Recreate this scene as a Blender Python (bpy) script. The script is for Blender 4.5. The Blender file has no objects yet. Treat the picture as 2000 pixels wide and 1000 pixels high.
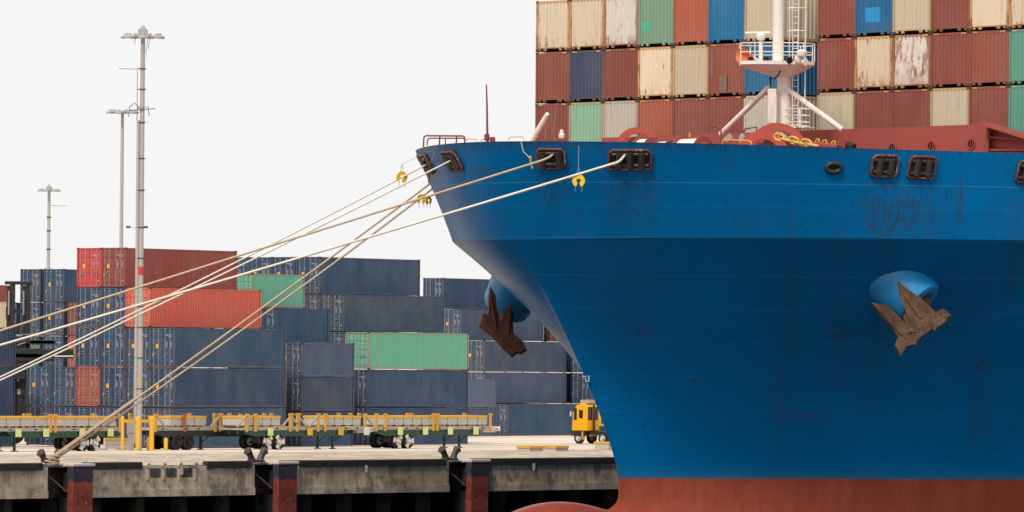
import bpy, bmesh, math, random
from mathutils import Vector, Matrix, noise
from mathutils.bvhtree import BVHTree
random.seed(7)
PI = math.pi
SC = bpy.context.scene
COL = SC.collection

# ------------------------------------------------------------------ camera
F = 11000.0                       # focal length in pixels of a 2000 px wide frame
ROLL = 0.0085
PITCH = math.atan(207.06 / F)
cam_d = bpy.data.cameras.new('camera'); cam = bpy.data.objects.new('camera', cam_d); COL.objects.link(cam)
cam_d.sensor_width = 36.0; cam_d.lens = 36.0 * F / 2000.0
cam_d.clip_start = 1.0; cam_d.clip_end = 12000.0
_f = Vector((0, math.cos(PITCH), math.sin(PITCH))); _u0 = Vector((0, -math.sin(PITCH), math.cos(PITCH))); _r0 = Vector((1, 0, 0))
_r = _r0 * math.cos(ROLL) + _u0 * math.sin(ROLL); _u = _u0 * math.cos(ROLL) - _r0 * math.sin(ROLL)
cam.matrix_world = Matrix(((_r.x, _u.x, -_f.x, 0), (_r.y, _u.y, -_f.y, 0), (_r.z, _u.z, -_f.z, 0), (0, 0, 0, 1)))
SC.camera = cam

# ------------------------------------------------------------------ world, sun, exposure
SUN_EL, SUN_AZ = math.radians(48), math.radians(205)      # azimuth clockwise from +Y (the view direction)
w = bpy.data.worlds.new('World'); SC.world = w; w.use_nodes = True
nt = w.node_tree; nt.nodes.clear()
wo = nt.nodes.new('ShaderNodeOutputWorld'); bg = nt.nodes.new('ShaderNodeBackground')
sky = nt.nodes.new('ShaderNodeTexSky'); sky.sky_type = 'NISHITA'; sky.sun_disc = False
sky.sun_elevation = SUN_EL; sky.sun_rotation = SUN_AZ; sky.air_density = 1.0; sky.dust_density = 5.0
mx = nt.nodes.new('ShaderNodeMix'); mx.data_type = 'RGBA'; mx.inputs[0].default_value = 0.93
mx.inputs[7].default_value = (9.9, 9.85, 9.85, 1)          # a closed, bright white cloud deck
nt.links.new(sky.outputs[0], mx.inputs[6]); nt.links.new(mx.outputs[2], bg.inputs[0])
bg.inputs[1].default_value = 0.1; nt.links.new(bg.outputs[0], wo.inputs[0])
sd = bpy.data.lights.new('sun', 'SUN'); sd.energy = 2.5; sd.angle = math.radians(10); sd.color = (1.0, 0.92, 0.82)
so = bpy.data.objects.new('sun', sd); COL.objects.link(so)
_sv = Vector((math.sin(SUN_AZ) * math.cos(SUN_EL), math.cos(SUN_AZ) * math.cos(SUN_EL), math.sin(SUN_EL)))
so.rotation_euler = (-_sv).to_track_quat('-Z', 'Y').to_euler()
SC.view_settings.view_transform = 'Standard'; SC.view_settings.look = 'None'
SC.view_settings.exposure = 0.0; SC.view_settings.gamma = 1.0
SC.render.resolution_x = 1024; SC.render.resolution_y = 512
SC.render.engine = 'CYCLES'; SC.cycles.max_bounces = 5

# ------------------------------------------------------------------ site geometry
def ray(x, y):
    d = _f + _r * ((x - 1000) / F) + _u * ((500 - y) / F)
    return d / d.y
def atD(x, y, D): return ray(x, y) * D
def atz(x, y, z):
    d = ray(x, y); return d * (z / d.z)
def on_plane(x, y, pt, n):
    d = ray(x, y); return d * (Vector(pt).dot(n) / d.dot(n))
TH = math.radians(47.5)                                    # the berth and the ship
U = Vector((math.cos(TH), math.sin(TH), 0)); V = Vector((math.sin(TH), -math.cos(TH), 0))
P0 = atD(1046, 150, 286.2); P0.z = 0
C0 = P0 + 21.25 * V
def W(s, b, z=0.0): return C0 - U * s + V * b + Vector((0, 0, z))   # s metres ahead of the first bay, b metres to port
Q0 = P0 - 4.0 * V; Q0.z = 0                                # a point of the quay edge
def Q(t, wv, z=0.0):                                       # t along the quay, wv metres inland
    p = Q0 + U * t - V * wv; p.z = z; return p
PROFILE = [(0, -5.14), (97, -6.46), (155, -6.80), (420, -7.6)]
def gz(p):
    wv = -(Vector((p[0], p[1], 0)) - Q0).dot(V)
    for (a, za), (b, zb) in zip(PROFILE, PROFILE[1:]):
        if wv <= b: return za + (zb - za) * (max(wv, 0) - a) / (b - a)
    return PROFILE[-1][1]
def ground_at(x, D):                                       # point of the ground under image column x at depth D
    p = atD(x, 860, D); p.z = gz(p); return p
WATER_Z = -8.2
THB = math.radians(43.5); PITB = 2.46                      # the forward container bay
UB = Vector((math.cos(THB), math.sin(THB), 0)); VB = Vector((math.sin(THB), -math.cos(THB), 0))
def proj(p): return (1000 + F * p.dot(_r) / p.dot(_f), 500 - F * p.dot(_u) / p.dot(_f))

# ------------------------------------------------------------------ materials
def s2l(c): return tuple(((v / 255) / 12.92 if v / 255 <= 0.04045 else ((v / 255 + 0.055) / 1.055) ** 2.4) for v in c)
def rgb(r, g, b, k=1.0): return tuple(min(v * k, 0.9) for v in s2l((r, g, b)))
class N:
    def __init__(s, name):
        s.m = bpy.data.materials.new(name); s.m.use_nodes = True; s.t = s.m.node_tree; s.b = s.t.nodes['Principled BSDF']
    def n(s, typ, **kw):
        x = s.t.nodes.new(typ)
        for k, v in kw.items(): setattr(x, k, v)
        return x
    def l(s, a, b): s.t.links.new(a, b)
    def noise(s, vec, scale, detail=4, rough=0.6, w=None):
        x = s.n('ShaderNodeTexNoise'); x.inputs['Scale'].default_value = scale; x.inputs['Detail'].default_value = detail; x.inputs['Roughness'].default_value = rough
        if w is not None: x.noise_dimensions = '4D'; s.l(w, x.inputs['W'])
        if vec is not None: s.l(vec, x.inputs['Vector'])
        return x.outputs['Fac']
    def ramp(s, v, a, b, lo=0.0, hi=1.0):
        x = s.n('ShaderNodeMapRange'); x.interpolation_type = 'SMOOTHSTEP'
        for i, q in enumerate((a, b, lo, hi)):
            if hasattr(q, 'is_output'): s.l(q, x.inputs[i + 1])
            else: x.inputs[i + 1].default_value = q
        s.l(v, x.inputs[0]); return x.outputs[0]
    def math(s, op, a, b=None):
        x = s.n('ShaderNodeMath', operation=op)
        for i, q in enumerate((a, b)):
            if q is None: continue
            if hasattr(q, 'is_output'): s.l(q, x.inputs[i])
            else: x.inputs[i].default_value = q
        return x.outputs[0]
    def mix(s, fac, a, b, mode='MIX'):
        x = s.n('ShaderNodeMix', data_type='RGBA', blend_type=mode)
        for i, q in ((0, fac), (6, a), (7, b)):
            if hasattr(q, 'is_output'): s.l(q, x.inputs[i])
            elif i == 0: x.inputs[0].default_value = q
            else: x.inputs[i].default_value = (*q[:3], 1)
        return x.outputs[2]
    def vecscale(s, v, sc):
        x = s.n('ShaderNodeMapping'); x.inputs['Scale'].default_value = sc; s.l(v, x.inputs['Vector']); return x.outputs[0]
    def obj(s): return s.n('ShaderNodeTexCoord').outputs['Object']
    def pos(s): return s.n('ShaderNodeNewGeometry').outputs['Position']
    def bump(s, h, st=0.2, d=0.02):
        x = s.n('ShaderNodeBump'); x.inputs['Strength'].default_value = st; x.inputs['Distance'].default_value = d
        s.l(h, x.inputs['Height']); s.l(x.outputs[0], s.b.inputs['Normal'])
    def out(s, col=None, rough=0.6, metal=0.0, spec=0.5):
        if col is not None:
            if hasattr(col, 'is_output'): s.l(col, s.b.inputs['Base Color'])
            else: s.b.inputs['Base Color'].default_value = (*col, 1)
        s.b.inputs['Roughness'].default_value = rough; s.b.inputs['Metallic'].default_value = metal
        s.b.inputs['Specular IOR Level'].default_value = spec
        return s.m
MATS = {}
def plain(name, c, rough=0.6, metal=0.0, dirt=0.25, dirtc=(0.08, 0.05, 0.035), sc=1.5, streak=0.35, spec=0.4, world=False):
    if name in MATS: return MATS[name]
    k = N(name); p = k.pos() if world else k.obj()
    a = k.noise(k.vecscale(p, (1, 1, streak)), sc * 2.2, 5, 0.65)
    b = k.noise(p, sc * 9, 3, 0.6)
    f = k.math('MULTIPLY', k.ramp(a, 0.48, 0.75), dirt)
    col = k.mix(f, c, dirtc)
    col = k.mix(k.ramp(b, 0.3, 0.7, 0.0, 0.16), col, tuple(v * 0.7 for v in c))
    MATS[name] = k.out(col, rough, metal, spec); return MATS[name]

def container_paint():
    k = N('container_paint'); o = k.obj(); oi = k.n('ShaderNodeObjectInfo')
    wv = k.math('MULTIPLY', oi.outputs['Random'], 60.0)
    fade = k.noise(k.vecscale(o, (1, 1, 0.5)), 0.6, 3, 0.6, wv)
    base = k.mix(k.ramp(fade, 0.35, 0.7, 0.0, 0.30), oi.outputs['Color'], k.mix(0.35, oi.outputs['Color'], (0.35, 0.33, 0.31)))
    grime = k.noise(k.vecscale(o, (3, 3, 0.25)), 1.6, 5, 0.7, wv)
    base = k.mix(k.ramp(grime, 0.5, 0.78, 0.0, 0.32), base, (0.07, 0.055, 0.045))
    scr = k.noise(k.vecscale(o, (2.2, 2.2, 0.5)), 3.0, 6, 0.75, wv)
    al = oi.outputs['Alpha']; sz = k.n('ShaderNodeSeparateXYZ'); k.l(o, sz.inputs[0]); foot = k.math('MULTIPLY', k.ramp(sz.outputs[2], .2, 1.1, .16, 0), al)
    edge = k.math('MULTIPLY', k.ramp(k.math('ABSOLUTE', k.math('SUBTRACT', sz.outputs[1], 1.22)), .85, 1.12, 0, .12), al)
    lo = k.math('SUBTRACT', k.math('SUBTRACT', 0.77, k.math('MULTIPLY', al, 0.30)), k.math('ADD', foot, edge))
    hi = k.math('ADD', lo, 0.07)
    big = k.noise(o, 0.9, 2, 0.5, wv)
    m = k.math('MULTIPLY', k.ramp(scr, lo, hi), k.ramp(big, 0.38, 0.6, 0.25, 1.0))
    rustc = k.mix(k.noise(o, 9, 3), (0.16, 0.055, 0.02), (0.36, 0.16, 0.06))
    return k.out(k.mix(k.math('MULTIPLY', m, 0.9), base, rustc), 0.55, 0.0, 0.35)
CPAINT = container_paint()
def objcol(name, rough=0.55, spec=0.4):
    k = N(name); oi = k.n('ShaderNodeObjectInfo'); o = k.obj()
    b = k.noise(k.vecscale(o, (1, 1, 0.4)), 4, 4, 0.65)
    return k.out(k.mix(k.ramp(b, 0.45, 0.75, 0.0, 0.3), oi.outputs['Color'], (0.09, 0.06, 0.04)), rough, 0, spec)
OBJPAINT = objcol('machine_paint')

# ------------------------------------------------------------------ mesh builder
class MB:
    def __init__(s): s.v = []; s.f = []; s.sm = []
    def add(s, vs, fs, smooth=False):
        o = len(s.v); s.v += [tuple(p) for p in vs]
        for q in fs: s.f.append(tuple(i + o for i in q)); s.sm.append(smooth)
        return s
    def box(s, x0, y0, z0, x1, y1, z1):
        vs = [(x, y, z) for z in (z0, z1) for y in (y0, y1) for x in (x0, x1)]
        return s.add(vs, [(0, 2, 3, 1), (4, 5, 7, 6), (0, 1, 5, 4), (2, 6, 7, 3), (0, 4, 6, 2), (1, 3, 7, 5)])
    def tube(s, pts, rs, n=8, cap=True, smooth=True):
        pts = [Vector(p) for p in pts]
        if not hasattr(rs, '__len__'): rs = [rs] * len(pts)
        vs = []; ref = None
        for i, p in enumerate(pts):
            d = (pts[min(i + 1, len(pts) - 1)] - pts[max(i - 1, 0)]).normalized()
            if ref is None: ref = Vector((0, 0, 1)) if abs(d.z) < 0.9 else Vector((1, 0, 0))
            a = d.cross(ref).normalized(); b = a.cross(d).normalized(); ref = b
            for j in range(n):
                t = 2 * PI * j / n; vs.append(p + a * math.cos(t) * rs[i] + b * math.sin(t) * rs[i])
        fs = [(i * n + j, i * n + (j + 1) % n, (i + 1) * n + (j + 1) % n, (i + 1) * n + j) for i in range(len(pts) - 1) for j in range(n)]
        s.add(vs, fs, smooth)
        if cap: s.add([vs[j] for j in range(n)], [tuple(range(n))]); s.add([vs[-n + j] for j in range(n)], [tuple(reversed(range(n)))])
        return s
    def bar(s, a, b, wy, wz):                                # rectangular bar between two points
        a = Vector(a); b = Vector(b); d = (b - a).normalized(); r = Vector((0, 0, 1)) if abs(d.z) < 0.9 else Vector((1, 0, 0))
        p = d.cross(r).normalized() * wy / 2; q = d.cross(p).normalized() * wz / 2
        vs = [c + i * p + j * q for c in (a, b) for i, j in ((-1, -1), (1, -1), (1, 1), (-1, 1))]
        return s.add(vs, [(0, 1, 2, 3), (7, 6, 5, 4), (0, 4, 5, 1), (1, 5, 6, 2), (2, 6, 7, 3), (3, 7, 4, 0)])
    def prism(s, outline, off):                              # planar outline extruded by the vector off
        n = len(outline); off = Vector(off); vs = [Vector(p) for p in outline] + [Vector(p) + off for p in outline]
        return s.add(vs, [tuple(range(n)), tuple(reversed(range(n, 2 * n)))] + [(i, i + n, (i + 1) % n + n, (i + 1) % n) for i in range(n)])
    def lathe(s, prof, c, axis, n=24, smooth=True, a0=0.0, a1=2 * PI):   # prof: (distance along axis, radius)
        c = Vector(c); ax = Vector(axis).normalized(); r = Vector((0, 0, 1)) if abs(ax.z) < 0.9 else Vector((1, 0, 0))
        p = ax.cross(r).normalized(); q = p.cross(ax).normalized()
        full = abs(a1 - a0 - 2 * PI) < 1e-6; m = n if full else n + 1
        vs = [c + ax * h + (p * math.cos(a0 + (a1 - a0) * j / n) + q * math.sin(a0 + (a1 - a0) * j / n)) * rr for h, rr in prof for j in range(m)]
        fs = [(i * m + j, i * m + (j + 1) % m, (i + 1) * m + (j + 1) % m, (i + 1) * m + j) for i in range(len(prof) - 1) for j in range(n)]
        return s.add(vs, fs, smooth)
    def mesh(s, name, mat):
        me = bpy.data.meshes.new(name); me.from_pydata(s.v, [], s.f)
        me.polygons.foreach_set('use_smooth', s.sm); me.materials.append(mat)
        bm = bmesh.new(); bm.from_mesh(me); bmesh.ops.recalc_face_normals(bm, faces=bm.faces)
        for e in bm.edges:
            if len(e.link_faces) == 2 and e.calc_face_angle(0) > .66: e.smooth = False
        bm.to_mesh(me); bm.free()
        return me
    def build(s, name, mat, parent=None, color=None, bevel=0.0):
        o = bpy.data.objects.new(name, s.mesh(name, mat)); COL.objects.link(o)
        if parent: o.parent = parent
        if color: o.color = color if len(color) == 4 else (*color, 0.3)
        if bevel:
            b = o.modifiers.new('bevel', 'BEVEL'); b.width = bevel; b.segments = 2; b.limit_method = 'ANGLE'
        return o
def thing(name, label, cat, loc, rot=0.0, group=None):
    o = bpy.data.objects.new(name, None); COL.objects.link(o); o.empty_display_size = 0.3
    o.location = loc; o.rotation_euler = (0, 0, rot); o['label'] = label; o['category'] = cat
    if group: o['group'] = group
    return o
def tag(o, label=None, cat=None, group=None, kind=None):
    if label: o['label'] = label
    if cat: o['category'] = cat
    if group: o['group'] = group
    if kind: o['kind'] = kind
    return o
def dup(root, loc=None, label=None, rot=None):
    def cp(o, parent):
        c = o.copy(); COL.objects.link(c); c.parent = parent
        for ch in list(o.children): cp(ch, c)
        return c
    r = cp(root, None)
    if loc is not None: r.location = loc
    if rot is not None: r.rotation_euler = (0, 0, rot)
    if label: r['label'] = label
    return r

# =================================================================== SETTING
def ground():
    prof = [(0.0, PROFILE[0][1])] + PROFILE[1:] + [(3000, -12.0)]
    mb = MB(); ts = [-900, -200, -60, 0, 60, 200, 2500]
    vs = [Q(t, wv, z) for wv, z in prof for t in ts]; m = len(ts)
    mb.add(vs, [(i * m + j, i * m + j + 1, (i + 1) * m + j + 1, (i + 1) * m + j) for i in range(len(prof) - 1) for j in range(m - 1)])
    k = N('yard_concrete'); p = k.pos()
    rot = k.n('ShaderNodeMapping'); rot.inputs['Rotation'].default_value = (0, 0, -TH); k.l(p, rot.inputs['Vector'])
    r = rot.outputs[0]
    a = k.noise(k.vecscale(r, (0.006, 0.35, 1)), 1.0, 5, 0.7); b = k.noise(r, 0.25, 5, 0.6)
    c = k.mix(k.ramp(a, 0.46, 0.60), rgb(232, 216, 198, .88), rgb(186, 168, 150, .84))
    c = k.mix(k.ramp(b, 0.5, 0.75, 0, 0.35), c, rgb(150, 140, 128, .7))
    br = k.n('ShaderNodeTexBrick'); br.offset = 0.0; br.inputs['Scale'].default_value = 1.0; br.inputs['Brick Width'].default_value = 6.0; br.inputs['Row Height'].default_value = 6.0
    br.inputs['Mortar Size'].default_value = 0.02; k.l(r, br.inputs['Vector'])
    c = k.mix(k.math('MULTIPLY', br.outputs['Fac'], 0.4), c, (0.12, 0.11, 0.1))
    o = mb.build('ground', k.out(c, 0.9, 0, 0.2)); tag(o, kind='structure')
ground()
def crane_rails():
    for wv in (3.2, 33.7):
        mb = MB(); z = gz(Q(0, wv)) + 0.004
        mb.add([Q(-200, wv - .12, gz(Q(0, wv - .12)) + .005), Q(200, wv - .12, gz(Q(0, wv - .12)) + .005), Q(200, wv + .12, gz(Q(0, wv + .12)) + .005), Q(-200, wv + .12, gz(Q(0, wv + .12)) + .005)], [(0, 1, 2, 3)])
        o = mb.build('crane_rail', plain('rail_steel', (0.12, 0.10, 0.09), 0.5, 0.6)); tag(o, kind='structure')
crane_rails()
def water():
    k = N('harbour_water'); k.bump(k.noise(k.vecscale(k.pos(), (1, 1, 1)), 0.8, 4, 0.6), 0.5, 0.1)
    mb = MB(); mb.add([(-4000, -200, WATER_Z), (4000, -200, WATER_Z), (4000, 3000, WATER_Z), (-4000, 3000, WATER_Z)], [(0, 1, 2, 3)])
    o = mb.build('water', k.out((0.03, 0.042, 0.045), 0.2, 0, 0.6)); tag(o, kind='structure')
water()

# ------------------------------------------------------------------ quay wall
def concrete(name, c1, c2, world=True):
    k = N(name); p = k.pos() if world else k.obj()
    a = k.noise(k.vecscale(p, (2.5, 2.5, 0.3)), 1.2, 6, 0.7); b = k.noise(p, 1.1, 5, 0.65); d = k.noise(k.vecscale(p, (1, 1, .7)), 7, 4, 0.7)
    c = k.mix(k.ramp(a, 0.38, 0.68), c1, c2)
    c = k.mix(k.ramp(b, 0.47, 0.68, 0, .85), c, tuple(v * .34 for v in c2)); e = k.noise(p, .28, 3, .6); c = k.mix(k.ramp(e, .45, .65, 0, .45), c, tuple(v * .5 for v in c2))
    c = k.mix(k.ramp(d, 0.55, 0.75, 0, .35), c, (0.05, 0.045, 0.04))
    k.bump(b, 0.3, 0.03)
    return k.out(c, 0.9, 0, 0.2)
CONC = concrete('quay_concrete', rgb(196, 180, 160, 1.15), rgb(160, 146, 128, 1.1))
DARKCONC = concrete('dark_concrete', (0.05, 0.048, 0.045), (0.02, 0.02, 0.02))  # near-black concrete for lower slab, recesses, rear piles and back wall
PILEC = concrete('pile_concrete', (.12, .11, .10), (.06, .055, .05))
BOLL_T = [-1.3, -15.27, -29.1, -43.0, -57.0]
def quay():
    q = thing('quay_wall', 'stained grey concrete quay wall with a black timber kerb along the water', 'quay wall', Q(0, 0, 0), TH)
    zt = PROFILE[0][1]
    ends = [-75.0] + [x for t in BOLL_T[::-1] for x in (t - 0.6, t + 2.12)] + [60.0]
    for a, b in zip(ends[::2], ends[1::2]):
        mb = MB(); mb.box(a, 0, zt - 1.52, b, 0.9, zt - .04); o = mb.build('beam', CONC, q, bevel=0.03)
        m2 = MB(); m2.box(a + .02, -0.06, zt - 1.50, b - .02, 0.0, zt - 1.14); m2.build('ledge', CONC, o)
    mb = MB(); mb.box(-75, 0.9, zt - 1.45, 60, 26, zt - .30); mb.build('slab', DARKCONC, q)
    mb = MB(); mb.box(-75, 0.06, zt - .035, 60, 26, zt - .006); mb.build('slab', CONC, q)
    for t in BOLL_T:                                            # gap behind each fender
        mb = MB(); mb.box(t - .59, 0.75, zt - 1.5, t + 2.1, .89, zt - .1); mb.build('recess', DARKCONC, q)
    segs = [(-75, -58), (-55.8, -44), (-41.8, -30.1), (-27.3, -23.6), (-19.2, -16.2), (-14.0, -2.2), (-0.1, 60)]
    for a, b in segs:
        mb = MB(); prof = [(-.10, zt - .16), (-.10, zt + .15), (0.0, zt + .18), (.28, zt + .18), (.30, zt + .004), (0.02, zt - .16)]
        mb.prism([(a, y, z) for y, z in prof], (b - a, 0, 0)); mb.build('kerb', plain('kerb_timber', (0.028, 0.022, 0.019), .8, 0, .3, (.1, .07, .05)), q, bevel=0.02)
    # steps cut for the ladder: hooks and three pockets
    for i in range(4):
        mb = MB(); t = -23.2 + i * 1.07
        mb.lathe([(0, .04), (.0, .14), (.12, .14), (.12, .05)], (t, -.12, zt + .0), (0, 1, 0), 14); mb.box(t - .05, -.06, zt - .7, t + .05, -.01, zt - .1)
        mb.build('hook', CONC, q)
    for i in range(3):
        mb = MB(); t = -22.66 + i * 1.07; mb.box(t - .34, -.012, zt - .58, t + .34, .0, zt - .14); mb.build('pocket', PILEC, q)
    for i, (t, a) in enumerate(((-21.0, .30), (-13.0, 1.0), (-8.1, .3), (4.4, .3))):
        mb = MB(); mb.box(t - .09, -.13, zt - .16 - a, t + .09, -.105, zt - .1); mb.build('depth_mark', plain('white_mark', rgb(215, 212, 205, .8), .8, 0, .5), q)
    # piles under the deck
    for r, y in enumerate((2.2, 7.0, 13.0)):
        for i in range(46):
            t = -74 + i * 2.9 + r * .9
            if y > 8 and i % 2: continue
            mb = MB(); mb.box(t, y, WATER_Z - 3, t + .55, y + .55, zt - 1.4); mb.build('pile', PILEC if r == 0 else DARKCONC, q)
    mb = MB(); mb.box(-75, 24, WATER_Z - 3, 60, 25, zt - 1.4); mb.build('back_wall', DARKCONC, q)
    return q
quay()
def fender_mat():
    k = N('fender_paint'); p = k.obj(); s = k.n('ShaderNodeSeparateXYZ'); k.l(p, s.inputs[0])
    n1 = k.noise(k.vecscale(p, (2, 2, 1.2)), 2.5, 5, .7)
    z = k.math('ADD', s.outputs[2], k.math('MULTIPLY', k.math('SUBTRACT', n1, .5), .25))
    c = k.mix(k.ramp(z, -.80, -.70), rgb(176, 72, 58, .9), rgb(52, 66, 98, .8))
    blk = k.n('ShaderNodeTexBrick'); blk.offset = .5; blk.inputs['Scale'].default_value = 1; blk.inputs['Brick Width'].default_value = .75; blk.inputs['Row Height'].default_value = .62; blk.inputs['Mortar Size'].default_value = .015
    blk.inputs['Color1'].default_value = (.85, .8, .78, 1); blk.inputs['Color2'].default_value = (.30, .28, .27, 1); blk.inputs['Mortar'].default_value = (.2, .2, .2, 1)
    mp = k.n('ShaderNodeMapping'); mp.inputs['Rotation'].default_value = (PI / 2, 0, 0); k.l(p, mp.inputs['Vector']); k.l(mp.outputs[0], blk.inputs['Vector'])
    c = k.mix(.65, c, blk.outputs['Color'], 'MULTIPLY')
    n2 = k.noise(k.vecscale(p, (3, 3, .6)), 3, 5, .75); c = k.mix(k.ramp(n2, .42, .62, 0, .8), c, (0.085, .05, .04)); c = k.mix(k.ramp(n1, .5, .66, 0, .8), c, (0.03, .024, .022)); c = k.mix(k.ramp(k.noise(p, 5, 3), .62, .72, 0, .5), c, (.35, .28, .25))
    return k.out(c, .75, 0, .25)
FM = fender_mat()
def fenders():
    zt = PROFILE[0][1]
    names = ['right of the twin bollard nearest the ship bow', 'beside the middle twin bollard', 'beside the roped bollard at the left', 'beyond the left frame edge', 'farthest beyond the left frame edge']
    for i, t in enumerate(BOLL_T[:4]):
        r = thing('fender_panel', 'tall fender panel, blue above worn red, ' + names[i], 'fender', Q(t + 1.3, -.1, 0), TH, 'fender panels on the quay wall')
        mb = MB(); mb.box(-.68, -.30, WATER_Z - 1, .66, .1, zt - .02)
        o = mb.build('panel', FM, r, bevel=.05); o.location = (0, 0, 0)
        # shader reads z from the panel top
        for v in o.data.vertices: v.co.z -= zt
        o.location.z = zt
        mb = MB(); mb.box(-.70, -.34, zt - .01, .78, .5, zt + .14); mb.build('cap', plain('cap_white', rgb(214, 204, 196, .9), .8, 0, .6, (.3, .12, .08), 2.5), r, bevel=.04)
        mb = MB(); mb.box(-.7, .1, zt - 1.2, .7, .36, zt - .3); mb.box(-.45, .1, WATER_Z, .45, .9, zt - 1.5); mb.build('mount', plain('rubber_black', (.018, .018, .018), .8), r)
        mb = MB(); mb.tube([(-1.7, .5, zt - .35), (-1.3, .2, zt - .75), (-.8, 0, zt - 1.2)], .03, 6); mb.build('chain', plain('rust_chain', (.16, .09, .06), .8), r)
fenders()
def bollards():
    mt = plain('bollard_iron', (.055, .048, .044), .55, .3, .5, (.35, .32, .28), 3)
    zt = PROFILE[0][1]
    lab = ['black twin-horn bollard on the quay edge, nearest the ship bow', 'black twin-horn bollard on the quay edge, midway between the other two',
           'twin-horn bollard at the left with mooring ropes wound round it', 'bollard beyond the left edge of the picture', 'farther bollard beyond the left edge of the picture']
    root = thing('mooring_bollard', lab[0], 'bollard', Q(BOLL_T[0], .55, zt), TH, 'mooring bollards on the quay edge')
    mb = MB(); mb.lathe([(0, 0), (0, .62), (.05, .62), (.10, .5), (.12, 0)], (0, 0, 0), (0, 0, 1), 20); mb.box(-.45, -.22, .0, .45, .22, .2); mb.build('base', mt, root, bevel=.03)
    for sx in (-1, 1):
        mb = MB(); mb.tube([(sx * .22, 0, .05), (sx * .30, 0, .22), (sx * .38, 0, .40), (sx * .48, 0, .55), (sx * .60, 0, .66), (sx * .66, 0, .70)], [.24, .18, .15, .17, .22, .14], 14)
        mb.build('horn', mt, root)
    for t, l in zip(BOLL_T[1:], lab[1:]): dup(root, Q(t, .55, zt), l)
bollards()

# =================================================================== THE SHIP
def interp(x, xs, ys):
    if x <= xs[0]: return ys[0]
    for i in range(1, len(xs)):
        if x <= xs[i]: return ys[i - 1] + (ys[i] - ys[i - 1]) * (x - xs[i - 1]) / (xs[i] - xs[i - 1])
    return ys[-1]
def resample(pts, n):
    d = [0.0]
    for a, b in zip(pts, pts[1:]): d.append(d[-1] + math.hypot(a[0] - b[0], a[1] - b[1]))
    q = []
    for i in range(n):
        t = (i / (n - 1)) ** 1.3 * d[-1]
        q.append([interp(t, d, [p[0] for p in pts]), interp(t, d, [p[1] for p in pts])])
    for _ in range(14):
        q = [q[0]] + [[.25 * q[i - 1][k] + .5 * q[i][k] + .25 * q[i + 1][k] for k in (0, 1)] for i in range(1, n - 1)] + [q[-1]]
    return q
HN = 120
DK = [(26.7, 0), (26.62, 1.2), (26.2, 2.8), (25.2, 4.9), (23.7, 7.0), (21.9, 9.0), (18.9, 11.4), (15.2, 13.9), (11.2, 16.4), (5, 19.0), (0, 20.5), (-8, 21.25), (-60, 21.25)]
DECK = resample(DK, HN)
WLN = resample([(17.48, 0), (16.6, .35), (15.3, 1.0), (11.1, 3.6), (6.8, 6.3), (.45, 10.4), (-8, 14.8), (-20, 19), (-60, 21.2)], HN)
KNU = []
for i, p in enumerate(DECK):
    a = DECK[max(i - 1, 0)]; b = DECK[min(i + 1, HN - 1)]; tx, ty = b[0] - a[0], b[1] - a[1]; L = math.hypot(tx, ty)
    n = (ty / L, -tx / L)
    if i == 0: n = (1.0, 0.0)
    if n[0] < 0 or n[1] < 0: n = (abs(n[0]), abs(n[1]))
    k = interp(p[0], [0, 8, 15, 18, 22, 27], [.25, .5, .9, 1.4, 2.0, 2.2])
    KNU.append([p[0] - n[0] * k, max(p[1] - n[1] * k, 0.0)])
for _ in range(4): KNU = [KNU[0]] + [[.25 * KNU[i - 1][k] + .5 * KNU[i][k] + .25 * KNU[i + 1][k] for k in (0, 1)] for i in range(1, HN - 1)] + [KNU[-1]]
zdeck = lambda s: interp(s, [-40, 0, 11, 15, 19, 24, 26.7], [9.6, 9.6, 9.6, 9.64, 9.72, 9.8, 9.86])
zknu = lambda s: interp(s, [-40, 0, 5, 15, 22, 27], [5.75, 5.7, 5.7, 5.67, 5.62, 5.4])
ZW = -5.3
def hull_pt(i, lev):
    """lev: 0..1 paint line to knuckle, 1..2 knuckle to deck, below 0 the boot top (metres under the paint line)"""
    if lev < 0:
        z = ZW + lev; fwd = interp(-lev, [0, .85, 1.1, 1.35, 1.6, 1.9, 4], [0, 0, .12, .5, 1.3, 2.6, 3.0]); e = math.exp(-(i / 9.0) ** 2)
        return WLN[i][0] + fwd * e, WLN[i][1] * (1 + lev * .01), z
    if lev <= 1:
        g = lev; pw = 1.28
        a, b = WLN[i], KNU[i]; z1 = zknu(b[0])
        return a[0] + (b[0] - a[0]) * g ** pw, a[1] + (b[1] - a[1]) * g ** pw, ZW + (z1 - ZW) * g
    g = lev - 1; a, b = KNU[i], DECK[i]
    return a[0] + (b[0] - a[0]) * g, a[1] + (b[1] - a[1]) * g, zknu(a[0]) + (zdeck(b[0]) - zknu(a[0])) * g

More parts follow.
